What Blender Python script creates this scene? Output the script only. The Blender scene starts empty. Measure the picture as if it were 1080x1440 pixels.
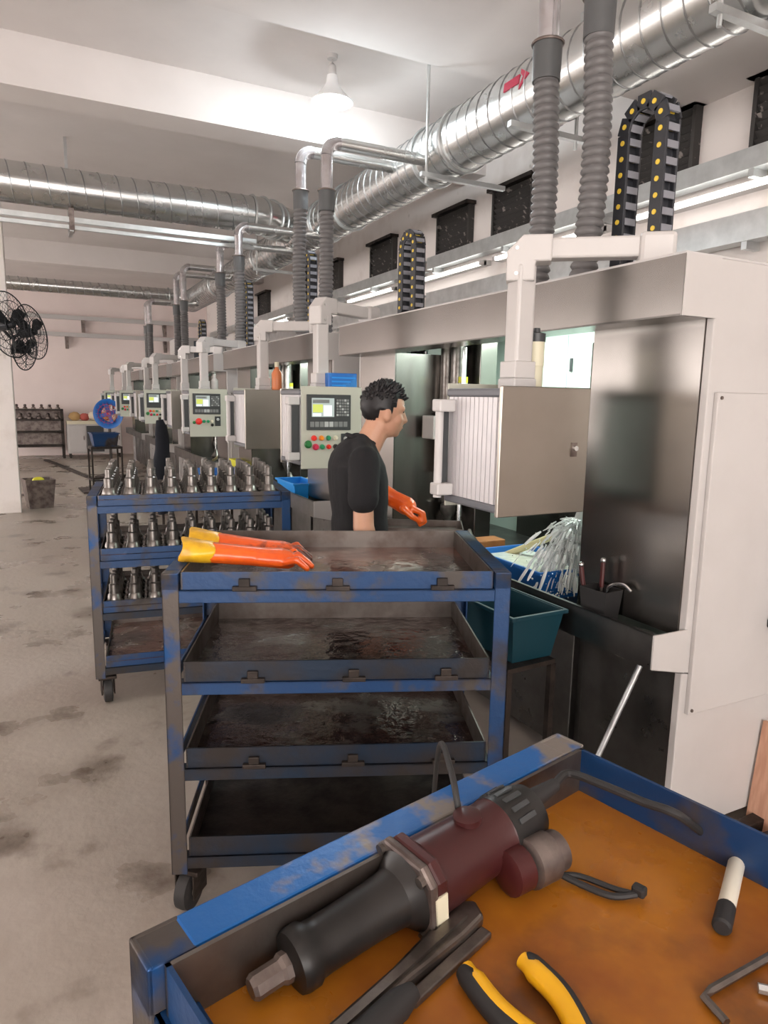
import bpy, math, random
from mathutils import Vector, Matrix
random.seed(7)
S = bpy.context.scene
COL = S.collection
R = math.radians
pi = math.pi

# ------------------------------------------------------------------ camera, world, light
cam_d = bpy.data.cameras.new('camera'); cam = bpy.data.objects.new('camera', cam_d); COL.objects.link(cam)
YAW, PITCH, ROLL, FPX = 26.6, 9.4, 1.0, 966.0
fw = Vector((math.sin(R(YAW))*math.cos(R(PITCH)), math.cos(R(YAW))*math.cos(R(PITCH)), -math.sin(R(PITCH))))
rt0 = Vector((math.cos(R(YAW)), -math.sin(R(YAW)), 0)); up0 = rt0.cross(fw)
rt = rt0*math.cos(R(ROLL)) + up0*math.sin(R(ROLL)); up = up0*math.cos(R(ROLL)) - rt0*math.sin(R(ROLL))
m = Matrix((rt, up, -fw)).transposed().to_4x4(); m.translation = Vector((0, 0, 1.6))
cam.matrix_world = m
cam_d.sensor_fit = 'VERTICAL'; cam_d.sensor_height = 36.0; cam_d.lens = FPX/1440*36.0
cam_d.clip_start = 0.02; cam_d.clip_end = 200
S.camera = cam
w = bpy.data.worlds.new('daylight'); S.world = w; w.use_nodes = True
bg = w.node_tree.nodes['Background']; bg.inputs[0].default_value = (1.0, 0.93, 0.89, 1); bg.inputs[1].default_value = 4.8
S.view_settings.view_transform = 'Standard'; S.view_settings.look = 'None'
S.view_settings.exposure = 0.68; S.view_settings.gamma = 1; S.view_settings.use_curve_mapping = False

# ------------------------------------------------------------------ materials
def mat(name, col, rough=0.5, metal=0.0, col2=None, scale=6.0, lo=0.4, hi=0.65, bump=0.0, bscale=40.0, stretch=(1,1,1),
        rough2=None, emit=None, estr=0.0, trans=0.0, coat=0.0, detail=5.0, ior=1.45, alpha=1.0, col3=None, scale3=3.0, lo3=.55, hi3=.7):
    M = bpy.data.materials.new(name); M.use_nodes = True
    N = M.node_tree.nodes; Lk = M.node_tree.links; P = N['Principled BSDF']
    P.inputs['Base Color'].default_value = (*col, 1); P.inputs['Roughness'].default_value = rough
    P.inputs['Metallic'].default_value = metal; P.inputs['IOR'].default_value = ior
    P.inputs['Transmission Weight'].default_value = trans; P.inputs['Coat Weight'].default_value = coat
    P.inputs['Alpha'].default_value = alpha
    if emit:
        P.inputs['Emission Color'].default_value = (*emit, 1); P.inputs['Emission Strength'].default_value = estr
    if col2 or bump or rough2 is not None:
        tc = N.new('ShaderNodeTexCoord'); mp = N.new('ShaderNodeMapping'); mp.inputs['Scale'].default_value = stretch
        Lk.new(tc.outputs['Object'], mp.inputs['Vector'])
        nz = N.new('ShaderNodeTexNoise'); nz.inputs['Scale'].default_value = scale; nz.inputs['Detail'].default_value = detail
        nz.inputs['Roughness'].default_value = 0.6
        Lk.new(mp.outputs[0], nz.inputs['Vector'])
        mr = N.new('ShaderNodeMapRange'); mr.inputs['From Min'].default_value = lo; mr.inputs['From Max'].default_value = hi
        Lk.new(nz.outputs['Fac'], mr.inputs['Value'])
        if col2:
            mx = N.new('ShaderNodeMix'); mx.data_type = 'RGBA'
            mx.inputs['A'].default_value = (*col, 1); mx.inputs['B'].default_value = (*col2, 1)
            Lk.new(mr.outputs[0], mx.inputs['Factor']); out = mx.outputs['Result']
            if col3:
                n3 = N.new('ShaderNodeTexNoise'); n3.inputs['Scale'].default_value = scale3; n3.inputs['Detail'].default_value = 6
                Lk.new(mp.outputs[0], n3.inputs['Vector'])
                m3 = N.new('ShaderNodeMapRange'); m3.inputs['From Min'].default_value = lo3; m3.inputs['From Max'].default_value = hi3
                Lk.new(n3.outputs['Fac'], m3.inputs['Value'])
                x3 = N.new('ShaderNodeMix'); x3.data_type = 'RGBA'; x3.inputs['B'].default_value = (*col3, 1)
                Lk.new(out, x3.inputs['A']); Lk.new(m3.outputs[0], x3.inputs['Factor']); out = x3.outputs['Result']
            Lk.new(out, P.inputs['Base Color'])
        if rough2 is not None:
            r2 = N.new('ShaderNodeMapRange'); r2.inputs['To Min'].default_value = rough; r2.inputs['To Max'].default_value = rough2
            Lk.new(mr.outputs[0], r2.inputs['Value']); Lk.new(r2.outputs[0], P.inputs['Roughness'])
        if bump:
            nb = N.new('ShaderNodeTexNoise'); nb.inputs['Scale'].default_value = bscale; nb.inputs['Detail'].default_value = 4
            Lk.new(mp.outputs[0], nb.inputs['Vector'])
            bp = N.new('ShaderNodeBump'); bp.inputs['Strength'].default_value = bump; bp.inputs['Distance'].default_value = 0.01
            Lk.new(nb.outputs['Fac'], bp.inputs['Height']); Lk.new(bp.outputs[0], P.inputs['Normal'])
    return M
M = {}
M['floor'] = mat('concrete_floor', (.40,.35,.305), .5, 0, (.29,.245,.205), 1.3, .40, .66, .25, 25, rough2=.16, col3=(.11,.08,.06), scale3=2.6, lo3=.57, hi3=.71)
M['ceil'] = mat('ceiling_plaster', (.72,.68,.66), .9, 0, (.62,.58,.56), .6, .35, .7)
M['wall'] = mat('whitewash_wall', (.78,.73,.70), .85, 0, (.66,.60,.56), 2.2, .52, .75, .15, 18, col3=(.42,.37,.33), scale3=3.5, lo3=.68, hi3=.74)
M['backwall'] = mat('pink_white_wall', (.86,.76,.73), .9, 0, (.80,.70,.67), .7, .4, .7)
M['galv'] = mat('galvanised_sheet', (.70,.71,.70), .20, .95, (.60,.61,.60), 5, .3, .7, rough2=.30)
M['seam'] = mat('seam_grey', (.34,.345,.345), .35, .9)
M['galvdull'] = mat('dull_galvanised', (.60,.62,.62), .38, .8, (.48,.5,.5), 9, .3, .7)
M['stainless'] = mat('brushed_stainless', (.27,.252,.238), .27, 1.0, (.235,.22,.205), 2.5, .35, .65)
M['door_steel'] = mat('warm_brushed_steel', (.34,.315,.28), .32, 1.0, (.31,.285,.25), 3, .35, .65)
M['stainless_dark'] = mat('dark_reflection_stainless', (.16,.155,.15), .27, .95, (.11,.105,.10), 5, .35, .7, rough2=.40)  # dark reflections of the room put into the steel's base colour
M['white'] = mat('white_enamel', (.51,.49,.475), .35, 0, (.475,.455,.44), 3, .4, .7)
M['grey_paint'] = mat('light_grey_paint', (.50,.485,.475), .4, 0)
M['box_white'] = mat('ribbed_aluminium', (.58,.565,.575), .38, .15)
M['box_grey'] = mat('dark_grey_profile', (.13,.135,.15), .45, 0)
M['panel_face'] = mat('panel_face_beige', (.47,.47,.40), .5, 0)
M['bezel'] = mat('charcoal_bezel', (.045,.048,.05), .4, 0)
M['keys'] = mat('grey_keys', (.20,.21,.21), .5, 0)
M['keylight'] = mat('pale_keys', (.45,.47,.47), .5, 0)
M['screen'] = mat('lit_screen', (.05,.06,.06), .2, 0, emit=(.55,.62,.58), estr=.55)
M['screen_y'] = mat('screen_yellow', (.05,.05,.02), .2, 0, emit=(.55,.60,.12), estr=.8)
M['screen_w'] = mat('screen_white', (.05,.05,.05), .2, 0, emit=(.8,.9,.9), estr=.9)
for n, c in dict(red=(.75,.03,.02), orange=(.85,.27,.02), green=(.02,.28,.12), cream=(.75,.70,.55), black=(.02,.02,.02), darkgreen=(.02,.16,.04), crimson=(.55,.03,.08)).items():
    M['b_'+n] = mat('button_'+n, c, .3, 0)
M['blue'] = mat('worn_blue_paint', (.006,.040,.125), .42, .1, (.060,.050,.043), 5, .52, .63, .12, 60, rough2=.5, col3=(.022,.016,.014), scale3=4.5, lo3=.54, hi3=.66)
M['blue_bright'] = mat('chipped_bright_blue', (.010,.11,.36), .33, .1, (.20,.175,.155), 5, .525, .58, .1, 60, rough2=.35)
M['blue_worn'] = mat('rubbed_blue_post', (.085,.072,.064), .42, .5, (.008,.055,.17), 4, .50, .60, .1, 50)
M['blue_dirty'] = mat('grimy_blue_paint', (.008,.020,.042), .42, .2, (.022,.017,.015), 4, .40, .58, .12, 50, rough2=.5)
M['rust'] = mat('oily_brown_steel', (.045,.034,.028), .4, .5, (.02,.016,.014), 8, .4, .65, .15, 50, rough2=.6)
M['greysteel'] = mat('bare_grey_steel', (.17,.15,.135), .38, .8, (.095,.07,.06), 6, .4, .65, .08, 40, rough2=.5)
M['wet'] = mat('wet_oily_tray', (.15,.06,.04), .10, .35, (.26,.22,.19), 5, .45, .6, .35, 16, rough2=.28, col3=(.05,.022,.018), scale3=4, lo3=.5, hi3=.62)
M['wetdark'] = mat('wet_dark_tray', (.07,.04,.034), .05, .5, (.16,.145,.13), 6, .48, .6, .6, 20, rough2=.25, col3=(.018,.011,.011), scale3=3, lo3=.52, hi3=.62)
M['oilsheet'] = mat('amber_oiled_sheet', (.40,.150,.014), .24, 0, (.25,.075,.010), 4.5, .40, .66, .12, 10, rough2=.38, col3=(.10,.035,.010), scale3=6, lo3=.58, hi3=.72)
M['rubber'] = mat('black_rubber', (.022,.021,.021), .6, 0)
M['hose'] = mat('grey_flex_hose', (.13,.125,.125), .42, 0)
M['hose_c'] = mat('hose_cuff_grey', (.085,.088,.09), .45, 0)
M['chain'] = mat('chain_black_plastic', (.028,.03,.036), .45, 0)
M['chain_g'] = mat('chain_grey_bar', (.22,.225,.25), .45, 0)
M['yellow_dot'] = mat('yellow_pin', (.72,.52,.06), .4, 0)
M['steelpart'] = mat('machined_steel', (.25,.235,.22), .30, .9, (.15,.135,.125), 18, .4, .65, rough2=.42)
M['mint'] = mat('mint_white_enamel', (.55,.66,.60), .4, 0)
M['cream'] = mat('cream_plastic', (.66,.62,.46), .45, 0)
M['greyplastic'] = mat('warm_grey_plastic', (.30,.28,.24), .45, 0)
M['yellowtape'] = mat('yellow_tape', (.80,.78,.05), .4, 0)
M['tub_blue'] = mat('blue_plastic', (.012,.13,.45), .4, 0)
M['tub_teal'] = mat('teal_plastic', (.004,.035,.05), .45, 0)
M['brightblue'] = mat('sky_blue_plastic', (.02,.28,.75), .35, 0)
M['water'] = mat('milky_water', (.62,.64,.55), .08, 0, (.74,.75,.68), 12, .4, .6, .3, 30)
M['splash'] = mat('splashing_water', (.88,.91,.90), .15, 0, trans=.2, ior=1.33)
M['coolhose'] = mat('yellowed_hose', (.60,.53,.30), .4, 0)
M['glove'] = mat('orange_rubber', (.85,.13,.012), .28, 0, (.72,.09,.01), 9, .45, .65, .12, 30, coat=.4)
M['glove_dirty'] = mat('stained_orange_rubber', (.80,.12,.02), .35, 0, (.09,.03,.02), 7, .50, .60, .15, 30)
M['cuff'] = mat('yellow_rubber', (.78,.45,.02), .32, 0, (.62,.33,.02), 12, .45, .6, .2, 25)
M['skin'] = mat('skin', (.52,.29,.19), .5, 0, (.47,.245,.16), 14, .4, .65)
M['lips'] = mat('lips', (.40,.17,.13), .5, 0)
M['hair'] = mat('black_hair', (.008,.007,.008), .5, 0)
M['shirt'] = mat('black_cotton', (.007,.007,.0085), .9, 0, bump=1.0, bscale=8)
M['trouser'] = mat('dark_trousers', (.02,.022,.03), .9, 0)
M['eye'] = mat('dark_eye', (.01,.008,.008), .15, 0)
M['maroon'] = mat('maroon_enamel', (.062,.012,.012), .35, .0, (.045,.011,.011), 7, .4, .6)
M['blackplastic'] = mat('black_moulded_plastic', (.010,.0095,.009), .40, 0, (.018,.016,.015), 12, .45, .65)
M['castmetal'] = mat('scuffed_cast_metal', (.24,.20,.18), .42, .7, (.10,.075,.068), 12, .4, .65, .15, 50)
M['toolsteel'] = mat('dull_tool_steel', (.22,.195,.175), .36, .9, (.11,.095,.085), 16, .4, .65)
M['toolyellow'] = mat('yellow_grip', (.80,.42,.01), .38, 0)
M['penwhite'] = mat('cream_pen_barrel', (.78,.74,.62), .35, 0)
M['redpaint'] = mat('red_sticker', (.42,.02,.06), .5, 0)
M['lampglass'] = mat('lit_bulb', (1,1,1), .3, 0, emit=(.95,1,1), estr=28)
M['shade'] = mat('white_lamp_shade', (.85,.87,.88), .35, 0, trans=.0)
M['tubelit'] = mat('lit_tube', (1,1,1), .3, 0, emit=(1,.97,.92), estr=7)
M['inlamp'] = mat('lit_machine_lamp', (1,1,1), .3, 0, emit=(.86,1,.92), estr=9)
M['louver'] = mat('sooty_louver', (.05,.047,.045), .6, .2, (.30,.27,.25), 12, .60, .66, .1, 40)
M['bricky'] = mat('bare_plaster', (.5,.45,.38), .9, 0)
M['fanblack'] = mat('black_fan_metal', (.02,.022,.026), .4, .3)
M['wood'] = mat('pink_plywood', (.62,.36,.25), .6, 0, (.50,.27,.18), 4, .4, .6, stretch=(8,8,1))
M['bluebox'] = mat('blue_card_box', (.015,.13,.46), .45, 0, (.03,.20,.55), 12, .5, .6)
M['orangebottle'] = mat('orange_bottle', (.62,.20,.08), .35, 0)
M['lime'] = mat('lime_liquid', (.55,.62,.05), .3, 0)
M['wrap'] = mat('film_wrapped_pipe', (.66,.65,.67), .16, .75, (.48,.45,.46), 12, .35, .65, .25, 14)
M['bag_a'] = mat('tan_sack', (.55,.36,.16), .8, 0); M['bag_b'] = mat('red_sack', (.5,.12,.1), .8, 0); M['bag_c'] = mat('cream_sack', (.7,.62,.5), .8, 0)
M['darkcloth'] = mat('charcoal_cloth', (.012,.014,.02), .9, 0)
M['window_glass'] = mat('dark_window_glass', (.02,.025,.035), .1, 0)
M['chipwood'] = mat('timber_board', (.38,.15,.05), .6, 0, (.28,.10,.03), 8, .4, .6)

# ------------------------------------------------------------------ mesh builder
class MB:
    def __init__(s): s.v = []; s.f = []
    def add(s, vs, fs):
        o = len(s.v); s.v += [tuple(p) for p in vs]; s.f += [tuple(i+o for i in f) for f in fs]; return s
    def box(s, x0, x1, y0, y1, z0, z1):
        return s.add([(x0,y0,z0),(x1,y0,z0),(x1,y1,z0),(x0,y1,z0),(x0,y0,z1),(x1,y0,z1),(x1,y1,z1),(x0,y1,z1)],
                     [(0,3,2,1),(4,5,6,7),(0,1,5,4),(1,2,6,5),(2,3,7,6),(3,0,4,7)])
    def obox(s, c, sz, mtx=None):
        k = MB().box(-sz[0]/2, sz[0]/2, -sz[1]/2, sz[1]/2, -sz[2]/2, sz[2]/2)
        mt = Matrix.Translation(c) @ (mtx.to_4x4() if mtx else Matrix.Identity(4))
        return s.add([mt @ Vector(p) for p in k.v], k.f)
    def bar(s, p, q, wd, ht, upv=(0,0,1)):
        p = Vector(p); q = Vector(q); d = (q-p); L = d.length; d.normalize(); u = Vector(upv)
        x = d.cross(u)
        if x.length < 1e-4: x = d.cross(Vector((0,1,0)))
        x.normalize(); z = x.cross(d)
        mt = Matrix((x, d, z)).transposed()
        return s.obox((p+q)/2, (wd, L, ht), mt)
    def prism(s, poly, h0, h1, axis='z'):
        n = len(poly)
        def P(a, b, h): return {'z':(a,b,h), 'y':(a,h,b), 'x':(h,a,b)}[axis]
        vs = [P(a,b,h0) for a,b in poly] + [P(a,b,h1) for a,b in poly]
        fs = [tuple(range(n))[::-1], tuple(range(n,2*n))] + [(i,(i+1)%n,(i+1)%n+n,i+n) for i in range(n)]
        return s.add(vs, fs)
    def tube(s, pts, r, seg=10, radii=None, cap=True, sc=(1,1), upv=None):
        pts = [Vector(p) for p in pts]; n = len(pts)
        T = [((pts[min(i+1,n-1)]-pts[max(i-1,0)]).normalized()) for i in range(n)]
        u = T[0].orthogonal().normalized() if upv is None else (Vector(upv)-T[0]*T[0].dot(Vector(upv))).normalized()
        vs = []; fs = []
        for i in range(n):
            u = (u - T[i]*u.dot(T[i])).normalized(); v = T[i].cross(u)
            rr = radii[i] if radii else r
            for k in range(seg):
                a = 2*pi*k/seg; vs.append(pts[i] + u*(math.cos(a)*rr*sc[0]) + v*(math.sin(a)*rr*sc[1]))
        for i in range(n-1):
            for k in range(seg):
                k2 = (k+1) % seg; fs.append((i*seg+k, i*seg+k2, (i+1)*seg+k2, (i+1)*seg+k))
        if cap: fs.append(tuple(range(seg))[::-1]); fs.append(tuple((n-1)*seg+k for k in range(seg)))
        return s.add(vs, fs)
    def lathe(s, prof, seg=16, mtx=None, ngon_off=0.0, cap=True):
        mt = mtx if mtx is not None else Matrix.Identity(4); vs = []; fs = []
        for r, h in prof:
            for k in range(seg):
                a = 2*pi*k/seg + ngon_off; vs.append(mt @ Vector((r*math.cos(a), r*math.sin(a), h)))
        n = len(prof)
        for i in range(n-1):
            for k in range(seg):
                k2 = (k+1) % seg; fs.append((i*seg+k, i*seg+k2, (i+1)*seg+k2, (i+1)*seg+k))
        if cap: fs.append(tuple(range(seg))[::-1]); fs.append(tuple((n-1)*seg+k for k in range(seg)))
        return s.add(vs, fs)
    def ball(s, c, rad, seg=14, rings=9, mtx=None):
        if not hasattr(rad, '__len__'): rad = (rad,)*3
        mt = mtx.to_3x3() if mtx else Matrix.Identity(3); c = Vector(c); vs = []; fs = []
        vs.append(c + mt @ Vector((0,0,rad[2])))
        for i in range(1, rings):
            t = pi*i/rings
            for k in range(seg):
                a = 2*pi*k/seg
                vs.append(c + mt @ Vector((rad[0]*math.sin(t)*math.cos(a), rad[1]*math.sin(t)*math.sin(a), rad[2]*math.cos(t))))
        vs.append(c + mt @ Vector((0,0,-rad[2]))); last = len(vs)-1
        for k in range(seg):
            k2 = (k+1) % seg; fs.append((0, 1+k, 1+k2)); o = 1+(rings-2)*seg; fs.append((o+k, last, o+k2))
            for i in range(rings-2):
                a = 1+i*seg; fs.append((a+k, a+seg+k, a+seg+k2, a+k2))
        return s.add(vs, fs)
    def loft(s, secs, seg=28):                        # stacked elliptical sections (z, rx, ry, cx)
        vs = []; fs = []; n = len(secs)
        for z, rx, ry, cx in secs:
            for k in range(seg):
                a = 2*pi*k/seg; ca, sa = math.cos(a), math.sin(a)
                e = .82; vs.append((cx+rx*math.copysign(abs(ca)**e, ca), ry*math.copysign(abs(sa)**e, sa), z))
        for i in range(n-1):
            for k in range(seg): k2 = (k+1) % seg; fs.append((i*seg+k, i*seg+k2, (i+1)*seg+k2, (i+1)*seg+k))
        fs.append(tuple(range(seg))[::-1]); fs.append(tuple((n-1)*seg+k for k in range(seg)))
        return s.add(vs, fs)
    def cap(s, p, q, r0, r1, n=6, seg=12):            # tapered capsule for remeshed bodies
        p = Vector(p); q = Vector(q)
        pts = []; rad = []
        d = (q-p).normalized()
        for t in (-.98,-.8,-.5,0): pts.append(p + d*(t*r0)); rad.append(r0*math.sqrt(max(0, 1-t*t)))
        for i in range(1, n): k = i/n; pts.append(p.lerp(q,k)); rad.append(r0+(r1-r0)*k)
        for t in (0,.5,.8,.98): pts.append(q + d*(t*r1)); rad.append(r1*math.sqrt(max(0, 1-t*t)))
        return s.tube(pts, r0, seg, rad)
    def build(s, name, mt, parent=None, smooth=False, bevel=0.0, angle=35, remesh=0.0, label=None, kind=None, loc=None, rot=None, smoothit=6):
        me = bpy.data.meshes.new(name); me.from_pydata(s.v, [], s.f); me.update()
        me.materials.append(M[mt] if isinstance(mt, str) else mt)
        if smooth or remesh:
            me.shade_smooth()
            if smooth and not remesh: me.set_sharp_from_angle(angle=R(angle))
        o = bpy.data.objects.new(name, me); COL.objects.link(o)
        if parent: o.parent = parent
        if loc: o.location = loc
        if rot: o.rotation_euler = rot
        if bevel:
            b = o.modifiers.new('edge', 'BEVEL'); b.width = bevel; b.segments = 2; b.limit_method = 'ANGLE'; b.angle_limit = R(50)
        if remesh:
            r = o.modifiers.new('skin', 'REMESH'); r.mode = 'VOXEL'; r.voxel_size = remesh; r.use_smooth_shade = True
            k = o.modifiers.new('soft', 'SMOOTH'); k.factor = .5; k.iterations = smoothit
        if label: o['label'] = label
        if kind: o['kind'] = kind
        return o
def thing(name, label, cat, loc=(0,0,0), rz=0.0, group=None):
    o = bpy.data.objects.new(name, None); COL.objects.link(o); o.empty_display_size = .1
    o.location = loc; o.rotation_euler = (0,0,rz); o['label'] = label; o['category'] = cat
    if group: o['group'] = group
    return o
def tag(o, label, cat, group=None):
    o['label'] = label; o['category'] = cat
    if group: o['group'] = group
    return o
def struct(o): o['kind'] = 'structure'; return o
KIDS = {}
def copy_tree(o, loc=None, rz=None, label=None, group=None):
    def rec(a, par):
        c = a.copy(); COL.objects.link(c); c.parent = par
        for ch in a.children: rec(ch, c)
        return c
    c = rec(o, None)
    if loc is not None: c.location = loc
    if rz is not None: c.rotation_euler = (0,0,rz)
    if label: c['label'] = label
    if group: c['group'] = group
    return c
def arc(c, r, a0, a1, n, ax, ay):
    c = Vector(c); ax = Vector(ax); ay = Vector(ay)
    return [c + ax*(r*math.cos(R(a0+(a1-a0)*i/n))) + ay*(r*math.sin(R(a0+(a1-a0)*i/n))) for i in range(n+1)]
def smoothpath(pts, n=8):
    P = [Vector(p) for p in pts]; P = [P[0]*2-P[1]] + P + [P[-1]*2-P[-2]]; out = []
    for i in range(1, len(P)-2):
        for k in range(n):
            t = k/n; a, b, c, d = P[i-1], P[i], P[i+1], P[i+2]
            out.append(.5*((2*b) + (c-a)*t + (2*a-5*b+4*c-d)*t*t + (3*b-a-3*c+d)*t**3))
    out.append(P[-2]); return out

# ------------------------------------------------------------------ the room
XW, YB, ZC = 4.3, 19.7, 4.28
XL, YF = -7.0, -4.0
struct(MB().box(XL, XW+.3, YF, YB+.3, -.2, 0).build('floor', 'floor'))
struct(MB().box(XL, XW+.3, YF, YB+.3, ZC, ZC+.2).build('ceiling', 'ceil'))
struct(MB().box(XL, XW+.3, YF, 5.0, 4.12, ZC).build('trim_1', 'ceil'))
struct(MB().box(XL, XW, 6.36, 6.72, 3.9, ZC).build('trim_2', 'ceil'))
struct(MB().box(XL, XW, 14.3, 14.66, 3.9, ZC).build('trim_3', 'ceil'))
struct(MB().box(3.5, XW, YF, 3.85, 3.66, 4.12).build('trim_4', 'ceil'))
struct(MB().box(XW, XW+.3, YF, YB+.3, 0, ZC).build('wall_right', 'wall'))
struct(MB().box(XL, XW, YB, YB+.3, 0, ZC).build('wall_back', 'backwall'))
wl = MB(); wl.box(XL-.3, XL, YF, YB+.3, 0, .6).box(XL-.3, XL, YF, YB+.3, 2.7, ZC)
wl.box(XL-.3, XL, YF, 2.0, .6, 2.7)
for yy in (7.2, 11.4, 15.6, 19.6): wl.box(XL-.3, XL, yy, yy+.3, .6, 2.7)
struct(wl.build('wall_left', 'backwall'))  # out of view; openings and solid stretch shaped for daylight and steel reflections
struct(MB().box(XL-.3, -5.0, YF-.3, YF, 0, ZC).box(1.6, XW+.3, YF-.3, YF, 0, ZC).box(-5.0, 1.6, YF-.3, YF, 3.7, ZC).build('wall_front', 'backwall'))  # unseen wall added behind the camera to cut near light, doorway sized for light
struct(MB().box(-.62, -.28, 10.3, 10.64, 0, ZC).build('wall_pillar', 'wall', bevel=.01))

def louver(n, y0, y1, z0=3.24, z1=3.66):
    o = struct(MB().box(XW-.03, XW-.01, y0, y1, z0, z1).build('window_%d' % n, 'louver'))
    f = MB(); t = .03
    f.box(XW-.07, XW, y0-t, y0, z0-t, z1+t).box(XW-.07, XW, y1, y1+t, z0-t, z1+t).box(XW-.07, XW, y0, y1, z0-t, z0)
    f.build('window_frame', 'louver', o)
    MB().box(XW-.12, XW, y0-.06, y1+.06, z1, z1+.035).build('window_hood', 'rust', o)
    k = 8
    for i in range(k):
        z = z0 + (i+.5)*(z1-z0)/k
        MB().obox((XW-.045, (y0+y1)/2, z), (.05, y1-y0, .006), Matrix.Rotation(R(50), 3, 'Y')).build('slat', 'louver', o)
for i, (a, b) in enumerate([(2.62,3.22),(3.72,4.24),(5.51,6.10),(6.58,7.20),(8.36,9.0),(10.15,10.7),(11.5,12.1),(13.86,14.5)]): louver(i+1, a, b)

# wall rails and tube lights
def wall_rail(label, y0, y1, z0, z1):
    t = thing('cable_channel', label, 'cable tray', (XW-.16, y0, z0))
    L = y1-y0; h = z1-z0
    MB().box(-.01, .0, 0, L, 0, h).box(0, .11, 0, L, h-.012, h).box(0, .11, 0, L, 0, .012).build('channel', 'galvdull', t)
    n = int(L/1.2)
    for i in range(n+1):
        y = .15+(L-.3)*i/max(1, n); MB().box(.0, .13, y, y+.04, -.05, h).build('bracket', 'galvdull', t)
wall_rail('galvanised cable channel under the louvres beside the large duct arrow', -1.0, 7.25, 3.08, 3.21)
wall_rail('galvanised cable channel running on to the back wall under small louvres', 7.4, 18.6, 3.08, 3.21)
wall_rail('lower steel channel on the peeling wall behind the nearest cable chain', -1.0, 7.25, 2.64, 2.82)
wall_rail('lower steel channel continuing on the wall toward the back', 7.4, 18.6, 2.64, 2.82)
def batten(y):
    t = thing('tube_light', 'lit white tube light fixed to right wall under the cable channel', 'lamp', (XW-.06, y, 2.98), group='tube lights along the right wall')
    MB().box(-.03, .06, 0, 1.5, 0, .05).build('housing', 'white', t)
    MB().tube([(-.055,.04,.02),(-.055,1.46,.02)], .014, 10).build('tube', 'tubelit', t, smooth=True)
    MB().box(-.07,.0,.0,.04,.0,.04).box(-.07,.0,1.46,1.5,.0,.04).build('end_socket', 'white', t)
for y in (.9, 2.7, 4.5, 6.2, 8.2, 10.2, 12.4, 14.6): batten(y)

# back wall rails
for z, lab, yy in ((3.42, 'upper grey pipe rail on brackets across the pink back wall', 0), (3.0, 'lower grey pipe rail on brackets across the pink back wall', 0)):
    t = thing('wall_pipe_rail', lab, 'rail', (-6.5, YB-.2, z))
    MB().box(0, 10.5, 0, .08, 0, .10).build('rail', 'grey_paint', t)
    for x in (1.5, 4.0, 7.6 if z > 3.2 else 7.2, 9.6): MB().prism([(.0,.0),(.0,-.30),(.08,-.30),(.2,.0)], x, x+.08, 'x').build('bracket', 'castmetal', t)

# ------------------------------------------------------------------ ducts
DX, DZ, DR = 3.1, 3.6, .225
def helix(axis, p0, L, r, pitch, wr, n=20):
    pts = []
    N = int(L/pitch*n)
    for i in range(N+1):
        a = 2*pi*i/n; d = L*i/N
        if axis == 'y': pts.append((p0[0]+r*math.cos(a), p0[1]+d, p0[2]+r*math.sin(a)))
        else: pts.append((p0[0]+d, p0[1]+r*math.cos(a), p0[2]+r*math.sin(a)))
    return MB().tube(pts, wr, 5)
t = thing('main_exhaust_duct', 'large spiral galvanised exhaust duct hung along the machines with red arrows', 'duct', (DX, -1.2, DZ))
LD = 16.9
MB().tube([(0,0,0),(0,LD,0)], DR, 40).build('duct_tube', 'galv', t, smooth=True)
helix('y', (0,0,0), LD, DR+.001, .135, .006).build('spiral_seam', 'seam', t, smooth=True)
def ring(r, wr, c, ax):
    a, b = {'y':((1,0,0),(0,0,1)), 'x':((0,1,0),(0,0,1)), 'z':((1,0,0),(0,1,0))}[ax]
    return MB().tube(arc(c, r, 0, 360, 36, a, b), wr, 6, cap=False)
for y in (2.2, 6.1, 6.55, 8.3, 9.0, 11.4, 14.2): ring(DR+.008, .014, (0,y,0), 'y').build('flange_ring', 'galvdull', t, smooth=True)
def arrow(yc, ang, ln, wd):
    mb = MB(); r = DR+.006
    out = [(-.5,-.25),(.12,-.25),(.12,-.5),(.5,0),(.12,.5),(.12,.25),(-.5,.25)]
    def P(u, v, rr): a = R(ang)+v*wd/r; return (rr*math.cos(a), yc-u*ln, rr*math.sin(a))
    cells = [[(-.5,-.22),(.12,-.22),(.12,.22),(-.5,.22)], [(.12,-.5),(.5,0),(.12,.5)]]
    for c in cells:
        n = len(c); mb.add([P(u,v,r) for u,v in c]+[P(u,v,DR-.004) for u,v in c], [tuple(range(n)), tuple(range(n,2*n))[::-1]]+[(i,i+n,(i+1)%n+n,(i+1)%n) for i in range(n)])
    return mb
arrow(5.15, 172, .26, .13).build('flow_arrow', 'redpaint', t, label='red arrow sticker pointing along the duct')
arrow(9.15, 168, .26, .16).build('flow_arrow', 'redpaint', t, label='red arrow sticker pointing along the duct')
for y, x in ((6.25,-.25), (3.6,-.25), (11.0,-.25), (5.1,.25)):
    MB().tube([(x,y,-.32),(x,y,ZC-DZ if y > 6.2 else 4.12-DZ)], .012, 8).build('hanger_rod', 'galvdull', t, smooth=True)
    MB().box(-.3,.5,y-.02,y+.02,-.27,-.235).build('support_angle', 'galvdull', t)
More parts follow.
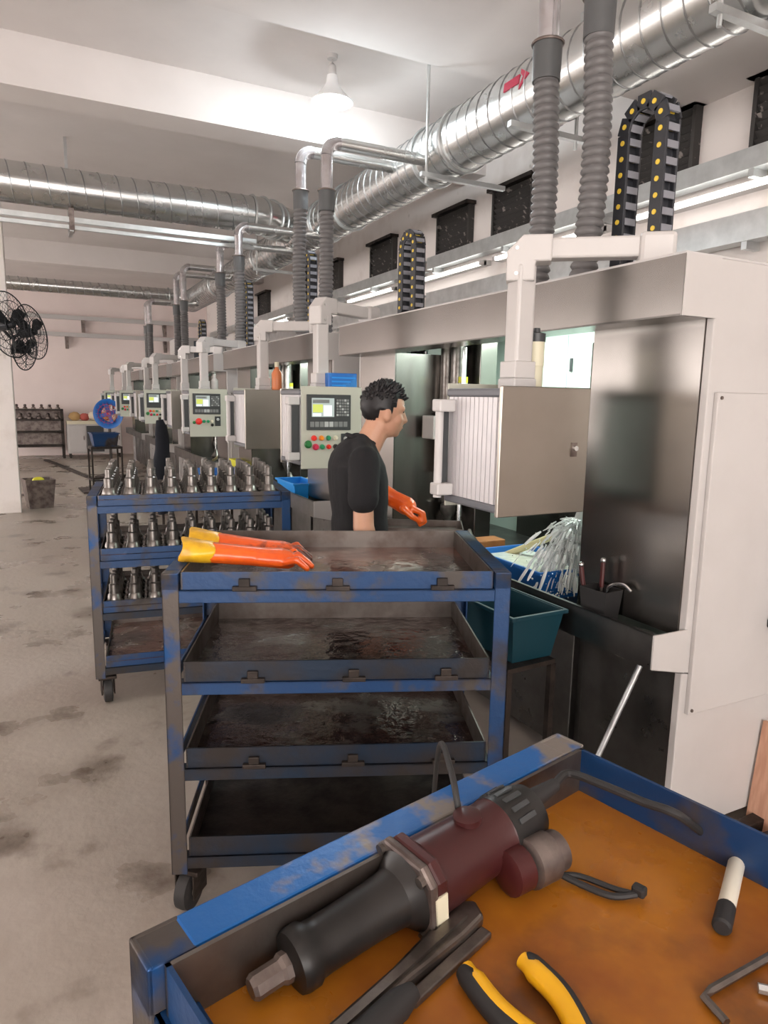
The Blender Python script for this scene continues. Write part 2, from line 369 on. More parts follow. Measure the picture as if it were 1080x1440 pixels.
def xduct(label, y, r, z, x0, x1, pitch):
    t = thing('branch_duct', label, 'duct', (x0, y, z))
    MB().tube([(0,0,0),(x1-x0,0,0)], r, 36).build('duct_tube', 'galv', t, smooth=True)
    helix('x', (0,0,0), x1-x0, r, pitch, .006).build('spiral_seam', 'seam', t, smooth=True)
    pts = arc((x1-x0, .42, 0), .42, -90, -35, 6, (1,0,0), (0,1,0)); e = pts[-1]+Vector((.30*.82,.30*.57,0)); pts.append(e)
    MB().tube(pts, r+.004, 30).build('elbow', 'galv', t, smooth=True)
    for k in (0,2,4,6):
        p = pts[k]; d = (pts[k+1]-pts[max(0,k-1)]).normalized(); a = d.cross(Vector((0,0,1)))
        MB().tube(arc(p, r+.012, 0, 360, 30, a, (0,0,1)), .012, 6, cap=False).build('flange_ring', 'galvdull', t, smooth=True)
    return t
xduct('wide spiral galvanised branch duct crossing below the ceiling beam to the main duct', 8.3, .20, 3.69, -6.5, 2.35, .17)
t = xduct('narrow spiral galvanised branch duct crossing in front of the pink back wall', 15.6, .13, 3.68, -6.5, 2.6, .16)
t = thing('duct_support_rail', 'long galvanised strut rail slung under the wide branch duct', 'rail', (-6.5, 8.25, 3.36))
MB().box(0, 8.9, 0, .05, 0, .05).build('rail', 'galvdull', t); MB().box(0, 8.9, .10, .14, -.05, -.01).build('rail', 'galvdull', t)
for x in (2.0, 6.9): MB().box(x, x+.05, -.02, .16, -.08, .14).build('clamp', 'castmetal', t)
for x in (2.0, 6.9): MB().box(x, x+.03, .30, .33, -.09, ZC-3.36).build('hanger', 'galvdull', t); MB().box(x, x+.04, .0, .33, -.09, -.06).build('cross_strut', 'galvdull', t)

# exhaust drops with flexible hoses
def drop(y, x, zc, zp, lean, label, zbot=2.05, yduct=None):
    t = thing('exhaust_hose', label, 'hose', (x, y, zbot), group='exhaust hoses above the machines')
    rp = .045; hz = zc-zbot; pts = []; rad = []
    n = int(hz/.011)
    for i in range(n+1):
        k = i/n; ph = (i % 3)
        pts.append((lean*math.sin(pi*k)*.5+lean*k*.5, .012*math.sin(5*k+y), hz*k)); rad.append(.052+(.006 if ph == 0 else (.003 if ph == 1 else -.005)))
    MB().tube(pts, .05, 18, rad).build('flex_hose', 'hose', t, smooth=True, angle=60)
    ex = pts[-1][0]; ey = pts[-1][1]
    MB().lathe([(.055,hz-.05),(.060,hz-.05),(.063,hz+.10),(.05,hz+.10)], 20, Matrix.Translation((ex,ey,0))).build('cuff', 'hose_c', t, smooth=True)
    MB().tube(arc((ex,ey,hz+.10), .066, 0, 360, 20, (1,0,0), (0,1,0)), .006, 6, cap=False).build('clamp', 'castmetal', t, smooth=True)
    zt = zp-zbot
    MB().tube([(ex,ey,hz+.06),(ex,ey,zt-.10)], rp, 18).build('riser_pipe', 'wrap', t, smooth=True)
    MB().tube(arc((ex+.10,ey,zt-.10), .10, 180, 90, 6, (1,0,0), (0,0,1)), rp+.004, 18).build('elbow', 'wrap', t, smooth=True)
    MB().tube([(ex+.10,ey,zt),(DX-x-.10,(yduct-y) if yduct else ey,min(DZ+.02, zp)-zbot)], rp, 18).build('cross_pipe', 'galv', t, smooth=True)
M1Y, PER = 1.56, 3.2
drop(2.30, 2.06, 3.07, 3.52, .02, 'thick ribbed grey exhaust hose behind the pendant arm, nearer the chain loop')
drop(2.60, 2.05, 3.02, 3.55, .02, 'thick ribbed grey exhaust hose behind the pendant arm, nearer the post')
drop(5.19, 2.05, 3.05, 3.50, .02, 'ribbed grey hose hanging from film wrapped pipe beside the big duct flange, shorter cross pipe')
drop(5.71, 2.05, 3.17, 3.58, -.03, 'ribbed grey hose hanging from film wrapped pipe beside the big duct flange, longer cross pipe')
drop(7.75, 2.05, 3.0, 3.42, .01, 'ribbed grey hose under the wide branch duct elbow, on the worker side')
drop(8.62, 2.05, 2.95, 3.40, .01, 'ribbed grey hose under the wide branch duct elbow, on the back wall side')
drop(11.0, 2.05, 2.9, 3.5, .02, 'ribbed grey hose on bent pipe between wide and narrow branch ducts')
drop(11.6, 2.05, 2.9, 3.48, .02, 'ribbed grey hose on bent pipe in front of the narrow branch duct')
for y, zc, zp in ((14.5,2.85,3.40),(14.9,2.85,3.42)): drop(y, 2.05, zc, zp, .0, 'slim grey hose on bent pipe at the far machine by back wall')

# pendant lamp
t = thing('pendant_lamp', 'lit white conical factory lamp hanging from ceiling', 'lamp', (2.25, 5.55, 3.93))
MB().lathe([(.165,.0),(.168,.008),(.10,.07),(.05,.14),(.042,.20),(.036,.20),(.044,.14),(.094,.066),(.158,.0),(.165,.0)], 32, cap=False).build('lamp_shade', 'shade', t, smooth=True)
MB().lathe([(.03,.18),(.035,.2),(.03,.27),(.012,.29)], 16).build('socket', 'grey_paint', t, smooth=True)
MB().tube([(0,0,.28),(0,0,ZC-3.93)], .006, 8).build('cord', 'grey_paint', t)
MB().lathe([(.04,ZC-3.93-.03),(.045,ZC-3.93)], 16).build('ceiling_rose', 'grey_paint', t, smooth=True)
MB().ball((0,0,.035), (.05,.05,.07)).build('bulb', 'lampglass', t, smooth=True)
def lamp_light(nm, typ, loc, e, col, size=.1, rot=None, sy=None):
    d = bpy.data.lights.new(nm, typ); d.energy = e; d.color = col
    if typ == 'POINT': d.shadow_soft_size = size
    if typ == 'AREA':
        d.size = size
        if sy: d.shape = 'RECTANGLE'; d.size_y = sy
    o = bpy.data.objects.new(nm, d); COL.objects.link(o); o.location = loc
    if rot: o.rotation_euler = rot
    return o
lamp_light('pendant_light', 'POINT', (2.25, 5.55, 3.88), 45, (.85,.95,1), .08)

# ------------------------------------------------------------------ cable chains
def link_mesh(wd, pitch, th):
    side = MB(); k = wd/2; a = .012; b = th/2; c = th*.12
    side.prism([(-k,-b),(-k+a,-b),(-k+a,-c),(k-a,-c),(k-a,-b),(k,-b),(k,b),(k-a,b),(k-a,c),(-k+a,c),(-k+a,b),(-k,b)], -pitch*.54, pitch*.54)
    return side
def cable_chain(x, y0, z0, ztop, gap, label, wd=.075, th=.060, pitch=.058):
    t = thing('cable_chain', label, 'cable chain', (x, y0, z0), group='cable chains on the machine roofs')
    r = gap/2; path = []
    L = ztop-z0-r; 
    poly = [Vector((0,-r,0)), ] ; n = max(2, round(L/pitch)); pit = L/n
    segs = []
    for i in range(n): segs.append(((-r, (i+.5)*pit), 0))
    na = max(3, round(pi*r/pit))
    for i in range(na):
        a = pi-(i+.5)*pi/na; segs.append(((r*math.cos(a), L+r*math.sin(a)), pi-a))
    for i in range(n): segs.append(((r, L-(i+.5)*pit), pi))
    proto = {}
    for (yy, zz), rot in segs:
        if 'l' not in proto:
            lk = link_mesh(wd, pit, th).build('link', 'chain', t, bevel=.003)
            for sb in (-1, 1): MB().box(-wd/2+.009, wd/2-.009, sb*(th/2-.002)-.004, sb*(th/2-.002)+.004, -pit*.22, pit*.22).build('crossbar', 'chain_g', lk)
            pn = MB().lathe([(.010,-wd/2-.003),(.010,wd/2+.003)], 10, Matrix.Rotation(R(90), 4, 'Y') @ Matrix.Translation((0,0,0))).build('pin', 'yellow_dot', lk)
            proto['l'] = lk
        else:
            lk = proto['l'].copy(); COL.objects.link(lk); lk.parent = t
            for ch in proto['l'].children: c2 = ch.copy(); COL.objects.link(c2); c2.parent = lk
        lk.location = (0, yy, zz); lk.rotation_euler = (-rot, 0, 0)
    return t
cable_chain(2.2, 2.14, 2.055, 2.75, .19, 'black plastic cable chain loop with yellow pins on the roof of the end machine')
cable_chain(2.2, 4.06, 2.05, 2.63, .17, 'black plastic cable chain loop above the worker, beyond the canopy end')
cable_chain(2.2, 5.95, 2.05, 2.83, .17, 'black cable chain loop half hidden behind a pair of ribbed hoses')
cable_chain(2.2, 7.95, 2.05, 2.86, .17, 'black cable chain loop beside the hoses under the duct elbow')
cable_chain(2.2, 10.4, 2.05, 2.65, .17, 'small black cable chain loop over the farther control panels')
cable_chain(2.2, 12.0, 2.05, 2.55, .17, 'small black cable chain loop behind the square white pendant arms')

# ------------------------------------------------------------------ hardening machines
LM = 2.74
MLAB = ['stainless hardening machine with white end panel beside the standing worker',
        'stainless hardening machine behind the worker, its sink beside the cart of shafts',
        'stainless hardening machine under the wide branch duct elbow',
        'stainless hardening machine with blue tank and yellow crate at its sink',
        'stainless hardening machine standing nearest the pink back wall']
t = thing('hardening_machine', MLAB[0], 'machine', (0, M1Y, 0), group='hardening machines in the row')
MACH = t
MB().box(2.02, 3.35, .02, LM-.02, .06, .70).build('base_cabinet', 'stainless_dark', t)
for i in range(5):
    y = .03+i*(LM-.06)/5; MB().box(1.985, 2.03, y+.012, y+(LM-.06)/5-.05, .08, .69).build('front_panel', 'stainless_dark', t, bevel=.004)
for x in (2.1, 3.2):
    for y in (.1, LM-.1): MB().lathe([(.035,0),(.035,.015),(.015,.02),(.015,.07)], 12, Matrix.Translation((x,y,0))).build('foot', 'castmetal', t)
sink = MB(); sink.box(1.80, 1.806, 0, LM, .715, .83).box(1.80, 1.815, 0, LM, .824, .83)
sink.add([(1.80,0,.715),(1.80,LM,.715),(2.03,LM,.66),(2.03,0,.66),(1.80,0,.709),(1.80,LM,.709),(2.03,LM,.654),(2.03,0,.654)], [(0,1,2,3),(4,7,6,5),(0,4,5,1),(2,6,7,3),(0,3,7,4),(1,5,6,2)])
sink.box(2.02, 2.95, .02, LM-.02, .665, .672).build('sink_trough', 'stainless_dark', t)
for y in (-.002, LM-.004): MB().prism([(1.798,.712),(1.96,.675),(1.96,.832),(1.798,.832)], y, y+.006, 'y').build('sink_end_cap', 'white', t)
sp = MB().box(1.95, 3.36, 0, .03, .05, 2.055).build('side_panel', 'white', t, bevel=.004)
MB().box(1.95, 3.36, LM-.03, LM, .05, 2.055).build('side_panel', 'white', t)
ap = MB().box(1.98, 3.0, -.018, 0, .52, 1.637).build('access_panel', 'white', t, bevel=.003)
for x in (1.995, 2.98):
    for z in (.535, 1.62): MB().lathe([(.006,0),(.006,.004)], 10, Matrix.Translation((x,-.018,z)) @ Matrix.Rotation(R(90),4,'X')).build('screw', 'castmetal', ap)
MB().box(1.80, 1.806, 0, LM, 1.87, 2.055).box(1.8, 1.96, 0.006, LM-.006, 1.870, 1.876).build('canopy_front', 'stainless', t)
for y in (-.003, LM-.003): MB().box(1.80, 1.955, y, y+.006, 1.87, 2.055).build('canopy_end', 'white', t)
MB().box(1.80, 3.36, .002, LM-.002, 2.055, 2.062).build('roof', 'grey_paint', t)
for y in (.03, LM-.53):
    pn = MB().box(1.945, 1.955, y, y+.50, .80, 1.872).build('front_pane', 'stainless', t)
    MB().box(1.948, 2.6, (y+.495 if y < 1 else y), (y+.503 if y < 1 else y+.008), .67, 1.872).build('inner_pane', 'stainless', t)
MB().box(2.94, 2.96, .03, LM-.03, .67, 2.05).build('inner_back_wall', 'mint', t)
for i in range(4):
    y = .55+i*.42; d = MB().box(2.925, 2.94, y, y+.41, 1.30, 2.0).build('inner_door', 'mint', t, bevel=.004)
    MB().box(2.915, 2.926, y+.36, y+.38, 1.78, 1.86).build('handle', 'bezel', d)
MB().box(2.90, 2.94, .55, LM-.55, .68, 1.1).build('splash_plate', 'stainless', t)
MB().tube([(2.75,.6,2.03),(2.75,LM-.6,2.03)], .018, 10).build('work_lamp', 'inlamp', t, smooth=True)
# spindle slide: columns, carriage, motor
bx, by = 2.30, 2.12
for dy in (-.06, .06): MB().tube([(bx,by+dy,1.50),(bx,by+dy,2.05)], .045, 18).build('slide_column', 'steelpart', t, smooth=True)
MB().box(bx+.08, bx+.2, by-.18, by+.18, .68, 2.05).build('slide_frame', 'stainless', t, bevel=.004)
MB().lathe([(.085,1.42),(.095,1.43),(.095,1.52),(.085,1.53)], 24, Matrix.Translation((bx,by,0))).build('collar', 'grey_paint', t, smooth=True)
MB().lathe([(.075,1.14),(.08,1.15),(.08,1.42)], 24, Matrix.Translation((bx,by,0))).build('motor', 'greyplastic', t, smooth=True)
MB().lathe([(.03,1.14),(.03,.95),(.05,.94),(.05,.90),(.012,.82),(.004,.80)], 20, Matrix.Translation((bx,by,0))).build('upper_centre', 'steelpart', t, smooth=True)
MB().lathe([(.075,.672),(.075,.72),(.06,.74),(.07,.76),(.045,.80),(.02,.83),(.008,.86)], 24, Matrix.Translation((bx-.1,by-.4,0))).build('lower_centre', 'steelpart', t, smooth=True)
MB().tube([(bx,by-.12,1.60),(bx,by-.12,1.72)], .028, 14).build('sensor_cup', 'cream', t, smooth=True)
MB().tube([(bx,by-.12,1.70),(bx,by-.12,1.735)], .029, 14).build('tape_band', 'yellowtape', t, smooth=True)
for dy in (.24, .30, -.22): MB().tube([(bx-.06,by+dy,.68),(bx-.06,by+dy,1.9)], .014, 10).build('guide_rod', 'galv', t, smooth=True)
MB().box(bx-.05, bx+.02, by+.34, by+.52, .68, 1.98).build('slide_cover', 'mint', t, bevel=.006)
db = MB().box(2.12, 2.26, 2.03, 2.17, 1.36, 1.50).build('display_box', 'white', t, bevel=.006)
MB().box(2.165, 2.235, 2.024, 2.031, 1.385, 1.48).build('readout', 'bezel', db)
lk0 = None
for i in range(22):
    z = 1.98-i*.03
    o = MB().box(-.03,.03,-.025,.025,-.012,.012).box(-.038,-.03,-.03,.03,-.016,.016).box(.03,.038,-.03,.03,-.016,.016).build('chain_link', 'chain', t) if lk0 is None else lk0.copy()
    if lk0 is not None: COL.objects.link(o); o.parent = t
    else: lk0 = o
    o.location = (2.22, 2.42, z-.06)
rad = []; pts = []
for i in range(60): pts.append((2.45, .78, .95+i*.018)); rad.append(.05 if i % 4 < 2 else .042)
MB().tube(pts, .05, 16, rad).build('bellows', 'white', t, smooth=True, angle=60)
MB().tube([(2.6,1.2,.67),(2.6,1.2,1.9)], .03, 12).build('riser_pipe', 'stainless', t, smooth=True)
MB().box(2.35, 2.6, .95, 1.1, .95, 1.02).build('quench_ring_block', 'castmetal', t, bevel=.01)
MB().tube(smoothpath([(2.45,1.02,1.0),(2.3,1.1,.93),(2.15,1.3,.80),(2.08,1.45,.71)]), .018, 10).build('coolant_hose', 'coolhose', t, smooth=True)
MB().tube(smoothpath([(2.4,.85,1.05),(2.34,.86,.95),(2.28,.92,.84),(2.25,.95,.72)]), .018, 10).build('coolant_hose', 'coolhose', t, smooth=True)
machines = [t]
for i in range(1, 5): machines.append(copy_tree(t, (0, M1Y+PER*i, 0), 0, MLAB[i]))
for i in range(5): lamp_light('machine_lamp', 'AREA', (2.62, M1Y+PER*i+LM/2, 2.02), 12 if i else 14, (.86,1,.92), .12, (0, 0, 0), 1.5)

# ------------------------------------------------------------------ swing control boxes
def buttons(par, yf, s, spec):
    for (bx, bz, c, r) in spec:
        MB().lathe([(r*1.25,0),(r*1.25,.006),(r,.008),(r,.018),(r*.7,.022)], 14, Matrix.Translation((bx, yf, bz)) @ Matrix.Rotation(R(-90*s), 4, 'X')).build('button', 'b_'+c, par, smooth=True)
def control_box(px, py, s, mount, label, detail=True, top=1.64):
    """s=+1: keypad faces +y, s=-1: keypad faces -y; origin at the middle of the box bottom"""
    zb = 1.215; H = top-zb
    t = thing('control_box', label, 'control panel', (px, py, zb), group='swing arm control boxes')
    W, D = .19, .17
    core = MB().box(-W+.006, W-.006, -D+.006, D-.006, .03, H-.03).build('body', 'box_white', t)
    for sx in (-1, 1):                                      # ribbed aluminium sides
        mb = MB(); n = 11
        for i in range(n):
            y0 = -D+.02+i*(2*D-.04)/n
            mb.box(sx*W-(.006 if sx > 0 else 0), sx*W+(0 if sx > 0 else .006), y0+.002, y0+(2*D-.04)/n-.002, .03, H-.03)
        mb.build('ribbed_side', 'box_white', t)
    for z in (0, H-.03): MB().box(-W-.004, W+.004, -D, D, z, z+.03).build('frame', 'box_grey', t, bevel=.008)
    dr = MB().box(-W-.003, W+.003, -s*D-.008, -s*D+.008, -.012, H+.008).build('door', 'door_steel', t, bevel=.003)
    lkk = MB().box(W-.075, W-.05, -s*(D+.008)-.005, -s*(D+.008)+.005, H*.45, H*.45+.05).build('lock', 'castmetal', dr)
    MB().lathe([(.009,0),(.009,.012)], 12, Matrix.Translation((W-.0625, -s*(D+.012), H*.45+.03)) @ Matrix.Rotation(R(90*s),4,'X')).build('lock_barrel', 'galv', lkk)
    yf = s*(D+.004)
    fc = MB().box(-W+.004, W-.004, yf-.004, yf+.004, -.02, H+.02).build('control_face', 'panel_face', t, bevel=.003)
    y2 = yf+s*.004
    bz = MB().box(-.155, .115, min(y2,y2+s*.008), max(y2,y2+s*.008), .20, .40).build('screen_bezel', 'bezel', t, bevel=.003)
    y3 = y2+s*.008
    def pl(x0, x1, z0, z1, mt, nm, par, th=.003): return MB().box(x0, x1, min(y3,y3+s*th), max(y3,y3+s*th), z0, z1).build(nm, mt, par)
    m_ = -1 if s > 0 else 1
    def px_(a, b): return (a, b) if s < 0 else (-b-.04, -a-.04)
    sc = pl(*px_(-.125,.01), .275, .38, 'screen', 'screen', bz)
    for (a, b, c, d, k) in ((-.12,-.06,.30,.345,'screen_y'),(-.055,-.005,.28,.34,'screen_w'),(-.12,-.02,.352,.372,'keys'),(-.12,-.07,.279,.294,'screen_w')):
        y4 = y3+s*.003; xx = px_(a, b); MB().box(xx[0], xx[1], min(y4,y4+s*.001), max(y4,y4+s*.001), c, d).build('readout_field', k, sc)
    if detail:
        for i in range(5):
            for j in range(6):
                xx = px_(.025+i*.016, .037+i*.016); pl(xx[0], xx[1], .28+j*.0165, .292+j*.0165, 'keys' if (i+j) % 4 else 'keylight', 'key', bz)
        for i in range(8):
            xx = px_(-.135+i*.029, -.111+i*.029); pl(xx[0], xx[1], .218, .248, 'keys' if i not in (3,4) else 'keylight', 'key', bz)
    sg = 1 if s < 0 else -1
    spec = [(sg*-.11,.155,'red',.013),(sg*-.065,.155,'orange',.012),(sg*-.022,.155,'green',.012),(sg*.022,.155,'cream',.011),
            (sg*-.145,.12,'darkgreen',.018),(sg*-.10,.105,'crimson',.015),(sg*-.06,.105,'green',.012),(sg*-.02,.105,'red',.011),(sg*.022,.105,'black',.012)]
    if detail == 'red': spec = [(sg*-.10,.13,'red',.026),(sg*-.145,.12,'darkgreen',.012),(sg*-.05,.13,'green',.012),(sg*-.01,.13,'green',.012),(sg*.03,.13,'cream',.012),(sg*.03,.095,'black',.012)]
    buttons(fc, yf+s*.003, s, spec)
    ks = MB().box(sg*.085-.028, sg*.085+.028, min(y2,y2+s*.004), max(y2,y2+s*.004), .085, .18).build('switch_plate', 'bezel', fc)
    MB().lathe([(.014,0),(.014,.012),(.008,.018)], 14, Matrix.Translation((sg*.085, y2+s*.004, .15)) @ Matrix.Rotation(R(-90*s),4,'X')).build('key_switch', 'keylight', ks)
    # grab handle at the keypad side, on the aisle face
    yh = s*(D-.03)
    MB().tube([(-W-.05,yh,.02),(-W-.05,yh,H-.04)], .016, 12).build('grab_handle', 'grey_paint', t, smooth=True)
    for z in (.03, H-.085): MB().box(-W-.07, -W-.001, yh-.035, yh+.025, z, z+.045).build('handle_clamp', 'grey_paint', t, bevel=.006)
    MB().box(-W-.045, -W-.002, yh+s*.02-.008, yh+s*.02+.008, .04, H-.06).build('side_trim', 'bezel', t)
    # post, elbow and arm
    zA = 2.125-zb
    ZB = H+.0
    MB().box(-.05,.05,-.05,.05, H-.002, H+.04).build('post_base', 'grey_paint', t, bevel=.006)
    MB().box(-.046,.046,-.046,.046, H+.04, H+.10).build('post_clamp', 'white', t, bevel=.004)
    MB().box(-.038,.038,-.038,.038, H+.05, zA-.05).build('arm_post', 'white', t, bevel=.010)
    mx, my = mount[0]-px, mount[1]-py; d = Vector((mx,my,0)); L = d.length; d.normalize()
    mt = Matrix.Rotation(math.atan2(d.y, d.x), 4, 'Z')
    el = MB().prism([(-.055,zA-.11),(.045,zA-.11),(.045,zA-.045),(.10,zA-.045),(.10,zA+.045),(.0,zA+.045),(-.055,zA-.01)], -.046, .046, 'y')
    el.v = [tuple(mt @ Vector(p)) for p in el.v]; e = el.build('elbow', 'white', t, bevel=.006)
    for dz in (-.085, .0): MB().lathe([(.006,-.05),(.006,.05)], 8, mt @ Matrix.Translation((-.02,0,zA+dz)) @ Matrix.Rotation(R(90),4,'X')).build('bolt', 'galv', e)
    a = MB().box(.08, L-.05, -.036, .036, zA-.035, zA+.035); a.v = [tuple(mt @ Vector(p)) for p in a.v]; a.build('swing_arm', 'white', t, bevel=.008)
    a = MB().box(L-.07, L+.05, -.05, .05, 2.062-zb, zA+.045); a.v = [tuple(mt @ Vector(p)) for p in a.v]; a.build('pivot_mount', 'white', t, bevel=.015)
    return t
CBL = [('closed steel door of swing control box beside the white machine end', 'beige swing control panel with lit screen next to the worker'),
       ('closed steel door of swing control box behind the cart of shafts', 'beige swing control panel with large red button above yellow crate'),
       ('swing control box half hidden behind the panel with yellow crate', 'small swing control panel with red button above the hanging dark cloth'),
       ('far swing control box with closed door near the back wall', 'far swing control panel with red button near the back wall'),
       ('end swing control box with closed door next to the back wall', 'end swing control panel next to the back wall')]
for i in range(5):
    yo = PER*i
    control_box(1.57, 2.07+yo, 1, (1.93, 1.79+yo), CBL[i][0], True if i < 2 else False)
    control_box(1.50, 3.86+yo, -1, (1.93, 4.10+yo), CBL[i][1], (True if i == 0 else 'red') if i < 2 else False)

# ------------------------------------------------------------------ trolleys
CW, CD, CH = 1.02, .66, 1.095
def caster(par, x, y, rz):
    fk = MB().box(-.045,.045,-.045,.045,.125,.14).box(-.034,-.028,-.05,.03,.045,.128).box(.028,.034,-.05,.03,.045,.128).build('caster_fork', 'rust', par, loc=(x,y,0), rot=(0,0,rz), bevel=.003)
    MB().lathe([(.05,-.022),(.062,-.018),(.064,0),(.062,.018),(.05,.022)], 24, Matrix.Translation((0,-.02,.064)) @ Matrix.Rotation(R(90),4,'Y')).build('wheel', 'rubber', fk, smooth=True)
    MB().lathe([(.022,-.026),(.022,.026)], 12, Matrix.Translation((0,-.02,.064)) @ Matrix.Rotation(R(90),4,'Y')).build('hub', 'castmetal', fk)
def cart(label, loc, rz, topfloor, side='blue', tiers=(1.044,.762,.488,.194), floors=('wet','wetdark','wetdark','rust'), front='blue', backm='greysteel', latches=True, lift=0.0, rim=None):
    t = thing('steel_trolley', label, 'trolley', loc, rz)
    a = .048
    for k, (x, y) in enumerate(((0,0),(CW-a,0),(0,CD-a),(CW-a,CD-a))):
        th = .006; x1 = x if x == 0 else x+a-th; y1 = y if y == 0 else y+a-th
        MB().box(x1, x1+th, y, y+a, .14, CH).box(x, x+a, y1, y1+th, .14, CH).box(x, x+a, y, y+a, CH-.05, CH-.001).build('post', 'blue_worn' if k == 0 else ('blue' if k == 1 else side), t, bevel=.002)
    for i, z in enumerate(tiers):
        top = i == 0
        z1 = z-.038
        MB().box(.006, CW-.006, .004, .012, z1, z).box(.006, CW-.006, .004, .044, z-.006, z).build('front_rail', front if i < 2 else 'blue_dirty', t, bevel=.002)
        MB().box(.006, CW-.006, CD-.012, CD-.004, z1, z).build('back_rail', 'blue', t, bevel=.002)
        for x in (.0, CW-a):
            if top: MB().box(x, x+a, a-.004, CD-a+.004, z, CH).build('side_rail', side, t, bevel=.003)
            else: MB().box(x+.004, x+.012, .02, CD-.02, z1, z).build('side_rail', 'blue', t, bevel=.002)
        fz = z-.012+lift; wh = .062 if not top else .052
        tr = MB()
        x0, x1, y0, y1 = .052, CW-.052, .014, CD-.014
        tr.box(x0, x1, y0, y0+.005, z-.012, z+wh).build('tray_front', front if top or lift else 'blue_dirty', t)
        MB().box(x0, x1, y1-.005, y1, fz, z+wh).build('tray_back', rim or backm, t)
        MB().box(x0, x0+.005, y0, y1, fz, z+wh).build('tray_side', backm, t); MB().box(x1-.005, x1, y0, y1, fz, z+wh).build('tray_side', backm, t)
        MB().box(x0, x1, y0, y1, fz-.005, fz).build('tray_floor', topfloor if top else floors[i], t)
        if latches and i < 3:
            for x in (.20, .47, .78) if i == 0 else (.22, .52, .80):
                MB().box(x, x+.07, -.002, .0135, z-.002, z+.012).box(x+.018, x+.05, .002, .0135, z+.008, z+.034).build('latch', 'rust', t, bevel=.002)
    for x, y in ((.05,.06),(CW-.05,.06),(.05,CD-.06),(CW-.05,CD-.06)): caster(t, x, y, R(random.choice((8,-20,15))))
    return t
cart('blue steel trolley carrying rubber gloves on an empty wet top tray', (.285,1.985,0), R(-22), 'wet')
cart('blue steel trolley loaded with rows of machined shafts', (.185,3.66,0), R(-8), 'wetdark', floors=('wetdark','wetdark','wetdark','wet'), latches=False, lift=.045)
C0, C0R = Vector((.047,.616,0)), R(-76.9)
cart('blue steel trolley with hand tools lying on its amber oiled tray', tuple(C0), C0R, 'oilsheet', side='blue_bright', backm='greysteel', rim='blue')

# shafts on the second trolley
prof = [(.042,0),(.046,.004),(.046,.010),(.036,.020),(.031,.045),(.0255,.052),(.0255,.098),(.017,.104),(.017,.144),(.014,.149)]
sh0 = None
rs = Matrix.Rotation(R(-8), 4, 'Z'); o2 = Vector((.185,3.66,0))
def put_shaft(u, v, z, label, group):
    global sh0
    p = o2 + (rs @ Vector((u, v, 0)))
    if sh0 is None: sh0 = o = MB().lathe(prof, 14).build('machined_shaft', 'steelpart', None, smooth=True, angle=30)
    else: o = sh0.copy(); COL.objects.link(o)
    o.location = (p.x, p.y, z+.001); o.rotation_euler = (0,0,random.uniform(0,6)); s = random.uniform(.97,1.03); o.scale = (1,1,s)
    tag(o, label, 'shaft', group)
for i in range(9):
    for j in range(6):
        put_shaft(.105+i*.101, .07+j*.103, 1.078, 'stepped steel shaft standing on the top tray of loaded trolley', 'shafts on the top tray')
for i in range(9):
    for j in range(4): put_shaft(.105+i*.101, .07+j*.12, .796, 'stepped steel shaft standing on the tray under the top one', 'shafts on the second tray')
for i in range(4):
    for j in range(5): put_shaft(.105+i*.101, .07+j*.11, .522, 'stepped steel shaft standing on the lower trolley tray', 'shafts on the lower tray')

# ------------------------------------------------------------------ gloves on the trolley
def glove(label, loc, rz, mt, curl, cuffmat='cuff', roll=0):
    t = thing('rubber_glove', label, 'glove', loc, rz); t.rotation_euler = (0, R(6), rz)
    b = MB()
    def flat(p, q, r0, r1, zs):
        k = MB().cap(p, q, r0, r1); b.add([(x,y,.004+max(.0,z)*zs) for x,y,z in k.v], k.f)
    flat((-.10,0,.03), (.06,.0,.03), .048, .043, .75)
    flat((.05,.0,.03), (.12,.0,.03), .047, .052, .70)
    fin = [(-.036,.075,.013),(-.012,.092,.014),(.012,.086,.014),(.036,.066,.013)]
    for k, (y, l, r) in enumerate(fin):
        zz = .03+curl*(k % 2)*.008
        b.cap((.125,y*1.1,.024), (.125+l*.55,y*1.45,.026+zz*.45), r*.92, r*.88); b.cap((.125+l*.55,y*1.45,.026+zz*.45), (.125+l,y*1.6,.016), r*.88, r*.74)
    b.cap((.05,.035,.024), (.105,.072,.022), .016, .014); b.cap((.105,.072,.022), (.135,.074,.02), .014, .012)
    b.build('glove_hand', mt, t, remesh=.004, smoothit=3)
    c = MB(); n = 22; vs = []; prof2 = [(-.085,.047,.030),(-.115,.050,.033),(-.15,.054,.036),(-.185,.057,.038)]
    pts = []
    for x, ry, rz2 in prof2:
        for k in range(n):
            a = 2*pi*k/n; w2 = 1+.06*math.sin(5*a+x*60)
            vs.append((x+.006*math.sin(3*a), ry*math.cos(a)*w2, .030+max(-.028, rz2*math.sin(a)*w2)))
    fs = [(i*n+k, i*n+(k+1)%n, (i+1)*n+(k+1)%n, (i+1)*n+k) for i in range(3) for k in range(n)]
    c.add(vs, fs); o = c.build('glove_cuff', cuffmat, t, smooth=True, angle=80)
    sm = o.modifiers.new('thick', 'SOLIDIFY'); sm.thickness = .003
    ss = o.modifiers.new('sub', 'SUBSURF'); ss.levels = 1; ss.render_levels = 2
    return t
c1 = Vector((.285,1.985,0)); r1 = Matrix.Rotation(R(-22), 4, 'Z')
def on_cart1(u, v, z): p = c1 + (r1 @ Vector((u,v,0))); return (p.x, p.y, z)
glove('clean orange rubber glove with wide yellow cuff lying nearer the trolley rim', on_cart1(.205,.185,1.078), R(-17), 'glove', 1)
glove('soiled orange rubber glove with yellow cuff lying behind the cleaner glove', on_cart1(.200,.315,1.078), R(-27), 'glove_dirty', 1)

